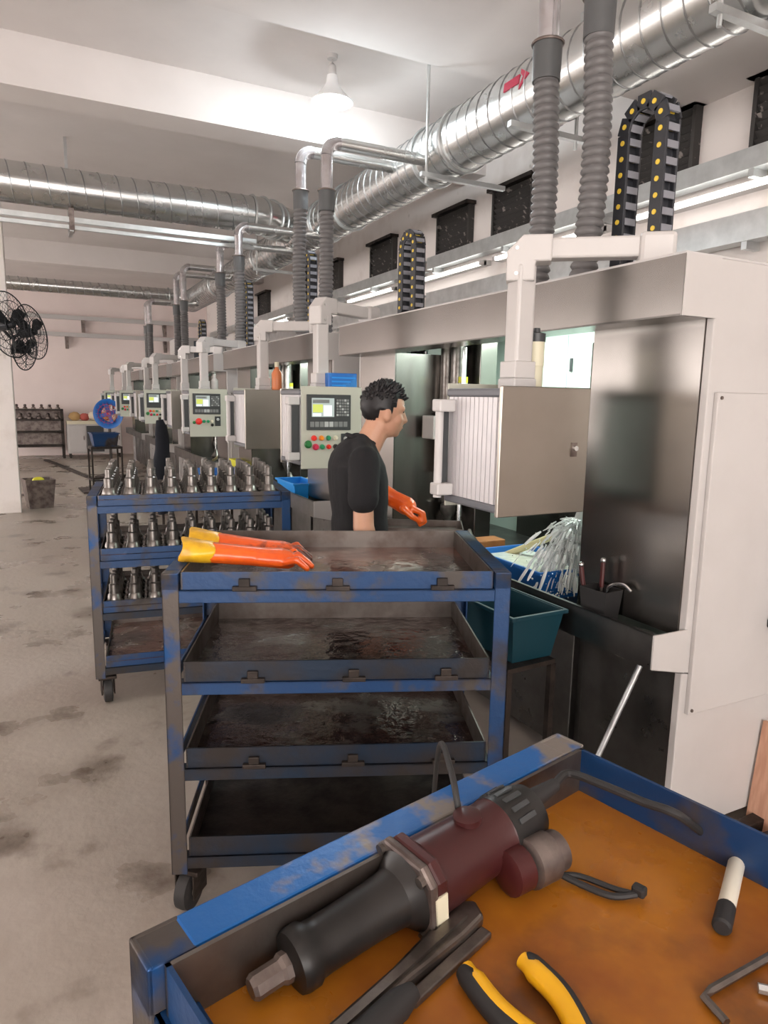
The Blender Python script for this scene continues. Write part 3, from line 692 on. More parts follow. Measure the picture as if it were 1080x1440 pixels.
# ------------------------------------------------------------------ worker
def ell(b, c, r, rot=None): b.ball(c, r, 18, 12, rot)
t = thing('person', 'man in black t-shirt and orange rubber glove standing behind the trolley', 'person', (1.235,2.675,0), R(-12))
hx, hz = .092, 1.552
body = MB()
# head
tl = Matrix.Rotation(R(10), 3, 'Y')
def H(x, y, z): v = tl @ Vector((x,y,z)); return (hx+v.x*.93, v.y*.95, hz+v.z*.90)
ell(body, H(-.008,0,.012), (.094,.073,.094)); ell(body, H(.028,0,-.045), (.062,.060,.075)); ell(body, H(.05,0,-.085), (.036,.042,.030))
ell(body, H(.068,0,-.100), (.020,.024,.018)); body.cap(H(.082,0,.012), H(.106,0,-.034), .010, .0125); ell(body, H(.100,0,-.038), (.014,.018,.010))
for s in (-1,1):
    ell(body, H(.066,s*.032,.018), (.020,.026,.012)); ell(body, H(.055,s*.040,-.035), (.028,.024,.026)); ell(body, H(.10,s*.011,-.040), (.008,.008,.008))
    ell(body, H(-.004,s*.074,-.022), (.019,.010,.032)); ell(body, H(-.006,s*.080,-.008), (.016,.008,.014))
ell(body, H(.090,0,-.064), (.009,.022,.007)); ell(body, H(.087,0,-.078), (.010,.020,.008))
body.cap((.0,0,1.36), H(-.012,0,-.06), .060, .056)
# trunk, legs, arms
body.loft([(.84,.09,.14,-.01),(.92,.10,.15,-.01),(1.05,.095,.138,-.012),(1.20,.102,.15,-.018),(1.32,.10,.158,-.025),(1.38,.075,.12,-.025),(1.42,.05,.06,-.015)])
for s in (-1,1):
    body.cap((-.01,s*.09,.90), (.01,s*.10,.48), .085, .058); body.cap((.01,s*.10,.48), (-.01,s*.10,.08), .055, .038); body.cap((-.03,s*.10,.035), (.14,s*.11,.03), .034, .03)
body.cap((-.035,-.160,1.325), (-.047,-.230,1.08), .040, .043); body.cap((-.045,-.235,1.08), (.03,-.22,.86), .043, .030)
body.cap((-.01,.165,1.325), (.055,.30,1.185), .042, .042); body.cap((.055,.30,1.185), (.17,.215,1.15), .042, .031)
for k, (dx, l) in enumerate(((-.02,.06),(.0,.075),(.02,.07),(.036,.055))):
    body.cap((.045+dx*.6,-.215,.80), (.06+dx,-.205,.80-l*.55), .011, .010); body.cap((.06+dx,-.205,.80-l*.55), (.075+dx,-.195,.80-l), .010, .008)
body.cap((.035,-.22,.86), (.045,-.215,.80), .030, .032); body.cap((.055,-.20,.845), (.085,-.185,.79), .012, .010)
body.build('body', 'skin', t, remesh=.0065, smoothit=4)
# shirt
sh = MB()
sh.loft([(.86,.122,.172,-.012),(.92,.124,.174,-.012),(1.0,.117,.164,-.012),(1.06,.119,.164,-.014),(1.10,.114,.160,-.014),(1.17,.121,.168,-.018),(1.26,.124,.178,-.024),(1.32,.116,.180,-.03),(1.36,.100,.160,-.034),(1.395,.080,.120,-.030),(1.425,.062,.075,-.018)])
sh.cap((-.032,-.168,1.345), (-.046,-.218,1.225), .066, .063); sh.cap((-.046,-.216,1.24), (-.048,-.222,1.205), .062, .066); sh.cap((-.012,.170,1.345), (.045,.285,1.20), .060, .058)
sh.cap((-.032,-.165,1.365), (-.02,-.03,1.405), .046, .050); sh.cap((-.032,.165,1.365), (-.02,.03,1.405), .046, .050)
o = sh.build('t_shirt', 'shirt', t, remesh=.008, smoothit=4)
MB().tube(arc((-.006,0,1.424), .064, 0, 360, 28, (1,0,-.32), (0,1,0)), .010, 8, cap=False).build('collar', 'shirt', t, smooth=True)
tr = MB()
for s in (-1,1): tr.cap((-.01,s*.085,.90), (.01,s*.10,.48), .10, .075); tr.cap((.01,s*.10,.48), (-.01,s*.10,.12), .073, .062)
ell(tr, (-.01,0,.92), (.118,.165,.10)); tr.build('trousers', 'trouser', t, remesh=.012)
for s in (-1,1): MB().cap((-.03,s*.10,.042), (.15,s*.112,.036), .042, .036).build('shoe', 'rubber', t, remesh=.01)
# hair: cap pulled inside the head below the hairline, with tufts
hb = MB().ball((0,0,0), (1,1,1), 40, 28); vs = []
for x, y, z in hb.v:
    v = Vector((x,y,z)); p = Vector((x*.104-.014, y*.084, z*.104+.020))
    line = .058 if x > .62 else (.058-(.62-x)*.25 if x > .25 else (-.034 if x > .02 else (-.005 if x > -.22 else -.075)))
    if x > .55: line = .060
    if p.z < line: p = Vector((p.x*.80-.01, p.y*.78, p.z*.9))
    else: p += v*random.uniform(-.002,.003)
    vs.append(H(*p))
hr = MB().add(vs, hb.f)
for i in range(330):
    a = random.uniform(0, 2*pi); e = random.uniform(.12, 1.5)
    d = Vector((math.cos(a)*math.cos(e), math.sin(a)*math.cos(e), math.sin(e)))
    base = Vector((d.x*.100-.014, d.y*.080, d.z*.100+.020))
    if base.z < (.062 if d.x > .5 else .01): continue
    ln = .010+.020*max(0, d.z)*random.random()+(.012 if d.x > .2 else 0)*random.random()
    tip = base + (d+Vector((.55,0,.35))*.6+Vector((random.uniform(-.4,.4),random.uniform(-.4,.4),0))).normalized()*ln
    hr.tube([H(*base), H(*((base+tip)/2+d*.002)), H(*tip)], .006, 5, [.008,.006,.001])
hr.build('hair', 'hair', t, smooth=True, angle=70)
for s in (-1,1):
    MB().tube([H(.082,s*.014,.030), H(.080,s*.030,.034), H(.066,s*.048,.028)], .003, 6, [.003,.0042,.002]).build('eyebrow', 'hair', t, smooth=True)
    MB().ball(H(.0765,s*.030,.004), (.008,.013,.0048)).build('eye', 'eye', t, smooth=True)
MB().ball(H(.0965,0,-.070), (.004,.018,.003)).build('lips', 'lips', t, smooth=True)
# glove on the reaching hand
g = MB(); W0 = Vector((.140,.228,1.165)); W1 = Vector((.250,.165,1.105))
g.cap(W0, W0.lerp(W1,.5), .047, .040); g.cap(W0.lerp(W1,.45), W1, .040, .045)
dirf = Vector((.90,-.20,-.40)).normalized(); sd = Vector((.25,.95,-.1)).normalized()
for k, (off, l) in enumerate(((-.040,.062),(-.013,.074),(.014,.072),(.040,.058))):
    p0 = W1+dirf*.025+sd*off; p1 = p0+dirf*l*.75; p2 = p1+Vector((.25,-.02,-1)).normalized()*l*.55; p3 = p2+Vector((-.8,0,-.5)).normalized()*l*.35
    g.cap(p0, p1, .0145, .0135, 4); g.cap(p1, p2, .0135, .0125, 4); g.cap(p2, p3, .0125, .011, 4)
p0 = W1-sd*.040+Vector((-.02,0,-.01)); p1 = p0+Vector((.035,-.022,-.032)); p2 = p1+Vector((.038,.006,-.022))
g.cap(p0, p1, .017, .0145, 4); g.cap(p1, p2, .0145, .012, 4)
gl = g.build('work_glove', 'glove', t, remesh=.0042, smoothit=3, label='orange rubber glove worn on the reaching hand')
MB().tube(arc(W0-(W1-W0).normalized()*.012, .046, 0, 360, 24, (W1-W0).cross(Vector((0,0,1))).normalized(), ((W1-W0).cross(Vector((0,0,1)))).cross(W1-W0).normalized()), .006, 8, cap=False).build('glove_hem', 'glove', gl, smooth=True)
# the bar he grips
pp = Matrix.Translation((1.235,2.675,0)) @ Matrix.Rotation(R(-12),4,'Z')
t = thing('shaft_rack', 'small brown metal tray resting on stand in front of the worker', 'tray', tuple(pp @ Vector((.37,.14,0))), R(-30))
MB().box(-.24,.14,-.12,.12,.985,.99).box(-.24,.14,-.12,-.115,.985,1.02).box(-.24,.14,.115,.12,.985,1.02).box(.135,.14,-.12,.12,.985,1.02).build('tray', 'greysteel', t)
for x in (-.22,.12):
    for y in (-.1,.1): MB().box(x-.012,x+.012,y-.012,y+.012,0,.985).build('leg', 'blue', t)

# ------------------------------------------------------------------ things in the machine sinks
def tub(name, label, loc, rz, L, W, Hh, mt, th=.006, taper=.03, water=None, cat='tub', zf=0, grp=None):
    t = thing(name, label, cat, loc, rz, grp)
    a = L/2; b = W/2; k = taper
    def lp(a, b, z): return [(-a,-b,z),(a,-b,z),(a,b,z),(-a,b,z)]
    vs = lp(a-k,b-k,0)+lp(a,b,Hh)+lp(a-th,b-th,Hh)+lp(a-k-th,b-k-th,th)
    fs = [(0,3,2,1)]
    for i in range(4):
        j = (i+1)%4; fs += [(i,j,j+4,i+4),(i+4,j+4,j+8,i+8),(i+8,j+8,j+12,i+12)]
    fs.append((12,13,14,15))
    MB().add(vs, fs).build('shell', mt, t)
    rim = MB(); e = .012
    rim.box(-a-e,a+e,-b-e,-b+.002,Hh-.012,Hh+.004).box(-a-e,a+e,b-.002,b+e,Hh-.012,Hh+.004).box(-a-e,-a+.002,-b,b,Hh-.012,Hh+.004).box(a-.002,a+e,-b,b,Hh-.012,Hh+.004)
    rim.build('rim', mt, t, bevel=.003)
    if water: MB().box(-a+k*.4,a-k*.4,-b+k*.4,b-k*.4,Hh*.80,Hh*.86).build('water_surface', water, t)
    return t
tub('water_tub', 'blue plastic tub full of milky water in the machine sink', (2.14,2.62,.674), R(90), .52, .34, .165, 'tub_blue', water='water')
tub('teal_crate', 'dark teal plastic crate hung against the sink front beside the trolley', (1.645,2.15,.615), R(92), .36, .25, .19, 'tub_teal')
bs = thing('crate_stand', 'dark steel stand under the teal crate', 'stand', (1.60,2.13,0), R(4))
MB().box(-.11,.13,-.17,.17,.595,.613).build('top', 'rust', bs)
for x in (-.10,.12):
    for y in (-.16,.16): MB().box(x-.012,x+.012,y-.012,y+.012,0,.595).build('leg', 'rust', bs)
tag(MB().box(2.02,2.40,3.20,3.32,.674,.80).build('timber_block', 'chipwood', bevel=.006), 'reddish timber block lying in the sink behind the blue tub', 'block')
tub('blue_crate', 'bright blue crate at the sink below the stainless swing door', (1.93,5.5,.70), R(90), .46, .22, .20, 'brightblue', cat='crate')
tub('parts_crate', 'deep blue tank at the sink below the red button panel', (1.55,6.75,.55), R(80), .50, .36, .32, 'tub_blue', cat='crate')
MBs = thing('crate_stand', 'dark steel stand under the deep blue tank', 'stand', (1.55,6.75,0))
MB().box(-.2,.2,-.25,.25,.53,.548).build('top', 'rust', MBs)
for x in (-.18,.18):
    for y in (-.22,.22): MB().box(x-.012,x+.012,y-.012,y+.012,0,.53).build('leg', 'rust', MBs)
tub('yellow_crate', 'yellow plastic crate resting in the sink beyond the deep blue tank', (2.0,7.35,.78), R(90), .42, .26, .13, 'yellowtape', cat='crate')
# splash of quench water
random.seed(3)
sp = MB()
for i in range(700):
    x, y, z = 2.22+random.gauss(0,.015), 2.40+random.gauss(0,.015), 1.06
    vx, vy, vz = random.gauss(-.55,.5), random.gauss(.0,.42), random.uniform(-1.4,.3)
    t0 = random.uniform(0,.19); pts = []; dt = random.uniform(.003,.010)
    for k in range(6):
        tt = t0+k*dt; pz = z+vz*tt-4.9*tt*tt
        if pz < .74 or x+vx*tt < 1.83: break
        pts.append((x+vx*tt, y+vy*tt, pz))
    if len(pts) > 2: rr = random.uniform(.002,.009); sp.tube(pts, .003, 5, [rr*(.35+.65*math.sin(pi*(k+.5)/len(pts))) for k in range(len(pts))])
for i in range(900):
    tt = random.uniform(.03,.24); vx, vy, vz = random.gauss(-.55,.45), random.gauss(.0,.4), random.uniform(-1.2,.4)
    p = (max(1.83, 2.22+vx*tt), 2.40+vy*tt, max(.74, 1.06+vz*tt-4.9*tt*tt)); sp.ball(p, random.uniform(.0018,.0055), 6, 4)
sp.tube([(2.22,2.40,1.10),(2.20,2.40,1.0),(2.17,2.40,.92),(2.15,2.40,.86)], .03, 12, [.018,.028,.04,.03])
o = tag(sp.build('water_splash', 'splash', smooth=True), 'white splashing quench water pouring beside the steel pane', 'water'); o['kind'] = 'stuff'
# dark pot with tools
pz = .672
t = thing('tool_pot', 'dark tapered pot in the sink against the steel pane', 'pot', (1.885,1.90,.70), R(8))
vs = []; 
def lp(a,b,z): return [(-a,-b,z),(a,-b,z),(a,b,z),(-a,b,z)]
MB().add(lp(.035,.045,0)+lp(.05,.062,.20)+lp(.045,.057,.20)+lp(.03,.04,.006), [(0,3,2,1)]+[f for i in range(4) for f in ((i,(i+1)%4,(i+1)%4+4,i+4),(i+4,(i+1)%4+4,(i+1)%4+8,i+8),(i+8,(i+1)%4+8,(i+1)%4+12,i+12))]+[(12,13,14,15)]).build('shell', 'rubber', t)
for k, (dx, dy, hh, mt) in enumerate(((.01,.01,.30,'maroon'),(-.01,.04,.27,'maroon'))):
    o = thing('hand_tool', ('upright red handled tool standing in the dark sink pot', 'leaning red handled tool standing in the dark sink pot')[k], 'tool', (1.885+dx,1.90+dy,.71), R(20*k))
    MB().tube([(0,0,0),(.0,.03*k,hh-.11)], .005, 8).build('shank', 'toolsteel', o, smooth=True)
    MB().tube([(0,.03*k,hh-.11),(0,.05*k,hh-.01)], .009, 10).build('grip', mt, o, smooth=True)
    MB().ball((0,.05*k,hh-.005), .011).build('cap', 'galv', o, smooth=True)
t = thing('hook_wrench', 'chrome hooked wrench leaning in the dark sink pot', 'tool', (1.895,1.88,.71))
MB().tube(smoothpath([(0,0,0),(.0,0,.17),(.005,-.02,.21),(.02,-.06,.22),(.03,-.09,.20)]), .006, 8).build('hook', 'galv', t, smooth=True)
t = thing('steel_ring', 'polished steel ring basin lying in the sink end', 'ring', (1.885,1.72,.70), 0)
MB().lathe([(.072,0),(.078,.01),(.080,.075),(.068,.08),(.066,.01),(.0,.012)], 28).build('basin', 'galv', t, smooth=True)
t = thing('drain_rod', 'grey metal pipe leaning against the machine cabinet under the sink', 'pipe', (1.72,1.75,0))
MB().tube([(-.02,.06,.012),(.225,-.02,.66)], .011, 12).build('pipe', 'galvdull', t, smooth=True)
# on the end machine side
t = thing('switch_box', 'grey box with dark base mounted on the white access panel', 'box', (2.36, M1Y-.018, .79))
MB().box(0,.3,-.10,0,.03,.36).build('body', 'grey_paint', t, bevel=.01); MB().box(-.004,.304,-.104,0,0,.035).build('bottom_trim', 'bezel', t, bevel=.006)
t = tag(MB().obox((2.40,1.40,.20), (.02,.30,.42), Matrix.Rotation(R(6),3,'Y')).build('plywood_board', 'wood', bevel=.003), 'pinkish plywood board leaning by the machine end', 'board')
for k, (y, a) in enumerate(((1.50, 3), (1.40, -4))):
    t = tag(MB().obox((2.35,y,.025), (.6,.05,.05), Matrix.Rotation(R(a),3,'Z')).build('floor_beam', 'rust', bevel=.003), ('dark steel bar on floor against the machine end', 'dark steel bar on floor under the plywood board')[k], 'bar')

# small things on the boxes
t = thing('blue_carton', 'small blue box with pale print on the control panel by the worker', 'box', (1.60,3.80,1.64))
MB().box(-.09,.09,-.04,.04,0,.10).build('carton', 'bluebox', t, bevel=.004)
for k in range(3): MB().box(-.07,.02+.03*k,-.0412,-.0400,.025+k*.022,.033+k*.022).build('print_line', 'brightblue', t)
t = thing('oil_cup', 'cream cylindrical oil cup with black cap beside the pendant post', 'cup', (1.665,2.09,1.64))
MB().lathe([(.030,0),(.030,.085),(.031,.087),(.032,.088),(.032,.18)], 20).build('cylinder', 'cream', t, smooth=True); MB().lathe([(.034,.175),(.034,.205),(.014,.21),(.012,.225)], 20).build('cap', 'bezel', t, smooth=True)
def bottle(label, loc, mt, capm, h=.2, r=.035):
    t = thing('bottle', label, 'bottle', loc); MB().lathe([(r*.9,0),(r,.01),(r,h*.62),(r*.4,h*.78),(r*.35,h*.85)], 16).build('body', mt, t, smooth=True); MB().lathe([(r*.45,h*.83),(r*.45,h)], 12).build('cap', capm, t)
bottle('orange bottle with pale cap on a steel control box', (1.66,5.2,1.64), 'orangebottle', 'cream', .22, .04)
bottle('white bottle on the red button panel', (1.60,7.05,1.64), 'white', 'white', .17, .035)
bottle('lime bottle on the panel before the dark window', (1.58,8.5,1.64), 'lime', 'bezel', .3, .04)

# ------------------------------------------------------------------ far corner of the hall
t = thing('wall_fan', 'large black wall fan with wire cage on the pillar', 'fan', (-.28,10.35,2.0))
def fan(t, c, r, nrm, arm):
    c = Vector(c); n = Vector(nrm).normalized(); a = n.cross(Vector((0,0,1))).normalized(); b = a.cross(n)
    MB().tube([arm, c-n*.14], .02, 8).build('bracket', 'fanblack', t, smooth=True)
    MB().tube([c-n*.16, c-n*.02], .065, 16).build('motor', 'fanblack', t, smooth=True)
    cg = MB()
    for rr, dn in ((r,0),(r*.72,.05),(r*.45,.075),(r*.2,.085),(r*.72,-.07),(r*.45,-.09)): cg.tube(arc(c+n*dn, rr, 0, 360, 36, a, b), .0045 if rr < r else .008, 5, cap=False)
    for k in range(30):
        th = 2*pi*k/30; d = a*math.cos(th)+b*math.sin(th)
        cg.tube([c+d*r*.1+n*.088, c+d*r*.5+n*.072, c+d*r*.8+n*.042, c+d*r], .0025, 4); cg.tube([c+d*r, c+d*r*.8-n*.06, c+d*r*.3-n*.095], .0025, 4)
    cg.build('wire_cage', 'fanblack', t, smooth=True)
    for k in range(3):
        th = R(30+120*k); d = a*math.cos(th)+b*math.sin(th); e = n.cross(d)
        p = [c+d*r*.12-e*.03+n*.01, c+d*r*.12+e*.03-n*.01, c+d*r*.55+e*r*.24-n*.03, c+d*r*.86+e*r*.18-n*.03, c+d*r*.88-e*r*.06+n*.03, c+d*r*.5-e*r*.10+n*.03]
        q = [x+n*.004 for x in p]; m_ = len(p)
        MB().add(p+q, [tuple(range(m_))[::-1], tuple(range(m_,2*m_))]+[(i,(i+1)%m_,(i+1)%m_+m_,i+m_) for i in range(m_)]).build('blade', 'fanblack', t)
    MB().ball(c+n*.03, (.05,.05,.05)).build('hub', 'fanblack', t, smooth=True)
fan(t, (.02,-.40,.42), .40, (.80,-.55,.1), (.0,-.05,.3))
t = thing('wall_fan', 'smaller black wall fan with wire cage below the large fan', 'fan', (-.28,10.35,1.8)); fan(t, (.17,.25,.36), .27, (.85,-.50,-.1), (.0,.1,.3))
t = thing('wall_fan', 'middle black wall fan with wire cage behind the large fan', 'fan', (-.28,10.64,2.0)); fan(t, (.26,.30,.42), .37, (.85,-.50,.15), (.0,-.1,.3))

t = thing('waste_bin', 'dim brown waste bin standing on floor beside the pillar', 'bin', (-.06,10.75,0), R(10))
def tube4(a0, a1, h): return lp(a0,a0,0)+lp(a1,a1,h)+lp(a1-.012,a1-.012,h)+lp(a0-.01,a0-.01,.01)
MB().add(tube4(.15,.19,.40), [(0,3,2,1)]+[f for i in range(4) for f in ((i,(i+1)%4,(i+1)%4+4,i+4),(i+4,(i+1)%4+4,(i+1)%4+8,i+8),(i+8,(i+1)%4+8,(i+1)%4+12,i+12))]+[(12,13,14,15)]).build('shell', 'castmetal', t)
MB().ball((0,0,.38), (.08,.06,.05)).build('yellow_rag', 'yellowtape', t, smooth=True)
# far rack with parts
t = thing('parts_rack', 'low brown steel rack with small parts by the back wall', 'rack', (-.62,18.7,0))
for x in (.0,1.1):
    for y in (0,.45): MB().box(x,x+.06,y,y+.05,0,1.2).build('upright', 'rust', t)
for z in (.28,.62,.92,1.16): MB().box(0,1.16,0,.5,z,z+.04).build('shelf', 'rust', t)
MB().box(.03,1.13,.46,.48,.28,1.18).build('back_sheet', 'castmetal', t)
for k in range(6):
    x = -.55+.08+k*.18; tag(MB().lathe([(.05,0),(.05,.03),(.025,.05),(.035,.09),(.02,.11)], 10, Matrix.Translation((x,18.95,1.201))).build('casting', 'castmetal', smooth=True), 'small brown casting standing on the low rack', 'casting', 'castings on the low rack')
for k in range(5):
    x = -.50+.1+k*.2; tag(MB().lathe([(.06,0),(.06,.04),(.03,.06),(.04,.12),(.02,.14)], 10, Matrix.Translation((x,18.95,.961))).build('casting', 'castmetal', smooth=True), 'dim casting standing on the middle rack shelf', 'casting', 'castings on the middle shelf')
t = thing('work_bench', 'white workbench with dark doors by the back wall', 'bench', (.60,18.6,0))
MB().box(0,1.25,0,.6,.84,.92).build('bench_top', 'cream', t); MB().box(0,1.25,.02,.6,.12,.84).build('body', 'white', t)
for i, mt in enumerate(('white','bezel','white')): 
    d = MB().box(.03+i*.41,.42+i*.41,0,.03,.16,.80).build('door', mt, t, bevel=.004); MB().box(.36+i*.41,.38+i*.41,-.02,0,.45,.55).build('handle', 'castmetal', d)
for x in (.03,1.17):
    for y in (.05,.5): MB().box(x,x+.05,y,y+.05,0,.12).build('foot', 'rust', t)
for k, (x, mt, rr) in enumerate(((.80,'bag_a',.14),(1.02,'bag_b',.12),(1.25,'bag_c',.15),(1.48,'bag_a',.14),(1.68,'bag_c',.13))):
    b = MB().ball((x,18.88,.92+rr*.75), (rr*1.05,rr*.9,rr*.78), 12, 8); b.v = [(a+random.uniform(-.012,.012),c,d+random.uniform(-.01,.01)) for a,c,d in b.v]
    tag(b.build('parts_sack', mt, smooth=True), ('tan sack at the rack end of the workbench','red sack between tan and cream sacks on the workbench','cream sack amid the workbench sacks','tan sack next to the blue drum fan','cream sack at the drum end of the workbench')[k], 'sack')
t = thing('blue_drum_fan', 'blue round drum fan standing in front of the bench', 'fan', (1.20,14.2,0), R(-25))
MB().tube(arc((0,0,1.22), .22, 0, 360, 36, (1,0,0), (0,0,1)), .02, 8, cap=False, sc=(1,4)).build('drum', 'tub_blue', t, smooth=True)
cg = MB()
for rr in (.06,.12,.18): cg.tube(arc((0,-.07,1.22), rr, 0, 360, 28, (1,0,0), (0,0,1)), .004, 5, cap=False)
for k in range(16): th = 2*pi*k/16; cg.tube([(0,-.07,1.22),(.22*math.cos(th),-.07,1.22+.22*math.sin(th))], .003, 4)
cg.build('grille', 'redpaint', t)
for k in range(4):
    th = pi/2*k+.3; MB().obox((.10*math.cos(th),0,1.22+.10*math.sin(th)), (.17,.01,.08), Matrix.Rotation(-th,3,'Y') @ Matrix.Rotation(R(25),3,'X')).build('blade', 'tub_blue', t)
MB().box(-.02,.02,-.02,.02,.05,.99).build('stand_pole', 'rust', t); MB().box(-.25,.25,-.2,.2,0,.04).build('base', 'rust', t)
t = thing('tool_stool', 'tall thin legged stool with a blue bin on top', 'stool', (.66,11.0,0), R(6))
for x in (0,.42):
    for y in (0,.3): MB().box(x,x+.025,y,y+.025,0,.80).build('leg', 'rust', t)
for z in (.3,.78): MB().box(0,.445,0,.025,z,z+.025).box(0,.445,.3,.325,z,z+.025).box(0,.025,0,.325,z,z+.025).box(.42,.445,0,.325,z,z+.025).build('stretcher', 'rust', t)
MB().box(0,.445,0,.325,.80,.815).build('seat', 'rust', t)
tub('blue_bin', 'navy bin sitting on the tall thin legged stool', (.86,11.18,.816), R(6), .38, .28, .20, 'blue', cat='bin')
t = thing('hanging_cloth', 'dark jacket hanging on a stand before the farther machine', 'cloth', (1.20,8.0,0))
MB().tube([(0,0,0),(0,0,1.35)], .015, 8).build('stand', 'rust', t); MB().box(-.15,.15,-.15,.15,0,.02).build('base', 'rust', t)
b = MB(); pts = []; rad = []
for i in range(14): k = i/13; pts.append((.02*math.sin(7*k),.01*math.cos(5*k),1.32-1.05*k)); rad.append(.05+.07*min(1,k*4)*(1-.35*k)+.012*math.sin(k*17))
b.tube(pts, .1, 14, rad, sc=(1,.6)); b.build('jacket', 'darkcloth', t, smooth=True, angle=80)
t = thing('tall_cabinet', 'tall white control cabinet with a dark window on the farther machine', 'cabinet', (2.2,12.3,2.063))
MB().box(0,.8,0,.9,0,.5).build('body', 'white', t, bevel=.006); MB().box(.25,.75,-.01,.0,.08,.45).build('window_pane', 'window_glass', t)
for k, (x, y, w2, l, rz) in enumerate(((.55,15.6,.12,5.2,R(10)),(1.0,12.3,.9,.7,R(4)))):
    o = MB().box(-w2/2,w2/2,-l/2,l/2,0,.025).build('floor_rail' if k == 0 else 'floor_plate', 'rust', bevel=.004, loc=(x,y,0), rot=(0,0,rz))
    tag(o, ('long rusty steel rail lying on the far floor', 'flat rusty steel plate on floor by the thin legged stool')[k], ('rail','plate')[k])

# ------------------------------------------------------------------ tools on the nearest trolley
FZ = 1.033
def at(px, py, z):                       # trolley surface point seen at a photo pixel
    d = fw + rt*((px-540)/FPX) - up*((py-720)/FPX); k = (z-1.6)/d.z
    return Vector((d.x*k, d.y*k, z))
A = at(352,1392,FZ+.018); B = at(742,1140,FZ+.052)
ax = (B-A); GL = ax.length; ax.normalize(); sy = Vector((0,0,1)).cross(ax).normalized(); sz = ax.cross(sy)
G = Matrix((sy, sz, ax)).transposed().to_4x4(); G.translation = A
t = thing('electric_grinder', 'maroon and black electric straight grinder lying on the amber tray', 'grinder', (A.x, A.y, FZ))
Gi = Matrix.Translation((-A.x,-A.y,-FZ)) @ G
u = GL
MB().lathe([(.010,0),(.0125,.004),(.0125,.030),(.015,.034),(.015,.044)], 8, Gi).build('collet', 'castmetal', t)
MB().lathe([(.018,.040*1),(.029,.044),(.031,.050),(.031,.062),(.0275,.067),(.0270,u*.20),(.0275,u*.30),(.0285,u*.38),(.0310,u*.44)], 32, Gi).build('nose_sleeve', 'blackplastic', t, smooth=True, angle=40)
MB().lathe([(.031,u*.44),(.038,u*.462),(.044,u*.475)], 24, Gi).build('gear_neck', 'blackplastic', t, smooth=True)
def sqring(w2, h0, h1, ch): return MB().prism([(-w2,-w2+ch),(-w2+ch,-w2),(w2-ch,-w2),(w2,-w2+ch),(w2,w2-ch),(w2-ch,w2),(-w2+ch,w2),(-w2,w2-ch)], h0, h1)
b = sqring(.047, u*.475, u*.505, .016); b.v = [tuple(Gi @ Vector(p)) for p in b.v]; fl = b.build('gear_flange', 'castmetal', t, bevel=.004)
b = sqring(.045, u*.505, u*.545, .016); b.v = [tuple(Gi @ Vector(p)) for p in b.v]; b.build('gear_housing', 'maroon', t, bevel=.004)
for sx in (-1,1):
    for s2 in (-1,1): MB().lathe([(.006,u*.462),(.006,u*.478)], 8, Gi @ Matrix.Translation((sx*.034,s2*.034,0))).build('bolt', 'toolsteel', fl)
MB().lathe([(.044,u*.545),(.043,u*.60),(.041,u*.70),(.040,u*.84),(.041,u*.845)], 32, Gi).build('motor_body', 'maroon', t, smooth=True, angle=40)
b = MB().box(-.047,-.0445,-.02,.015,u*.49,u*.535); b.v = [tuple(Gi @ Vector(p)) for p in b.v]; b.build('rating_plate', 'cream', t)
MB().lathe([(.016,-.004),(.017,.006),(.012,.008)], 20, Gi @ Matrix.Translation((0,.040,u*.73)) @ Matrix.Rotation(R(-90),4,'X')).build('brush_cap', 'maroon', t, smooth=True)
MB().lathe([(.0415,u*.845),(.042,u*.86),(.040,u*.95),(.034,u*1.0),(.02,u*1.01)], 32, Gi).build('rear_housing', 'blackplastic', t, smooth=True, angle=40)
for k in range(6):
    b = MB().box(-.003,.003,.037,.043,u*.87,u*.94); rr = Matrix.Rotation(R(-50+k*20),4,'Z'); b.v = [tuple(Gi @ (rr @ Vector(p))) for p in b.v]; b.build('vent_slot', 'bezel', t)
MB().lathe([(.014,u*1.0),(.009,u*1.01+.05)], 12, Gi @ Matrix.Translation((0,.012,0))).build('cord_sleeve', 'rubber', t, smooth=True)
e0 = G @ Vector((0,.012,u*1.01+.045))
def cordpts(px): return [Vector(p) for p in px]
pts = [e0, at(800,1088,1.10), at(850,1105,1.105), at(905,1128,1.105), at(960,1150,1.10), at(1010,1190,1.02)+Vector((.06,.03,-.05))]
MB().tube([p-Vector((A.x,A.y,FZ)) for p in smoothpath(pts)], .0055, 10).build('power_cord', 'rubber', t, smooth=True)
# loose cable arching over the rim
P0 = at(652,1165,1.075); q = [at(655,1190,FZ+.012), at(645,1140,1.115), at(634,1083,1.145), at(640,1100,1.10)+Vector((.03,.09,0)), at(640,1130,.95)+Vector((.03,.12,-.1))]
o = thing('loose_cable', 'thin black cable arching over the blue trolley rim by the grinder', 'cable', tuple(q[0]))
MB().tube([p-q[0] for p in smoothpath(q)], .004, 10).build('cable', 'rubber', o, smooth=True)
# grey side motor next to the grinder
p = at(748,1243,FZ); o = thing('grinding_spindle', 'stubby scuffed grey metal spindle beside the grinder tail', 'spindle', tuple(p), math.atan2((at(785,1215,FZ)-at(715,1250,FZ)).y, (at(785,1215,FZ)-at(715,1250,FZ)).x))
mt = Matrix.Translation((0,0,.030)) @ Matrix.Rotation(R(90),4,'Y')
MB().lathe([(.020,-.045),(.026,-.042),(.026,-.018),(.020,-.014)], 20, mt).build('red_end', 'maroon', o, smooth=True)
MB().lathe([(.020,-.014),(.029,-.010),(.029,.022),(.024,.026),(.024,.040),(.014,.042)], 24, mt).build('barrel', 'castmetal', o, smooth=True)
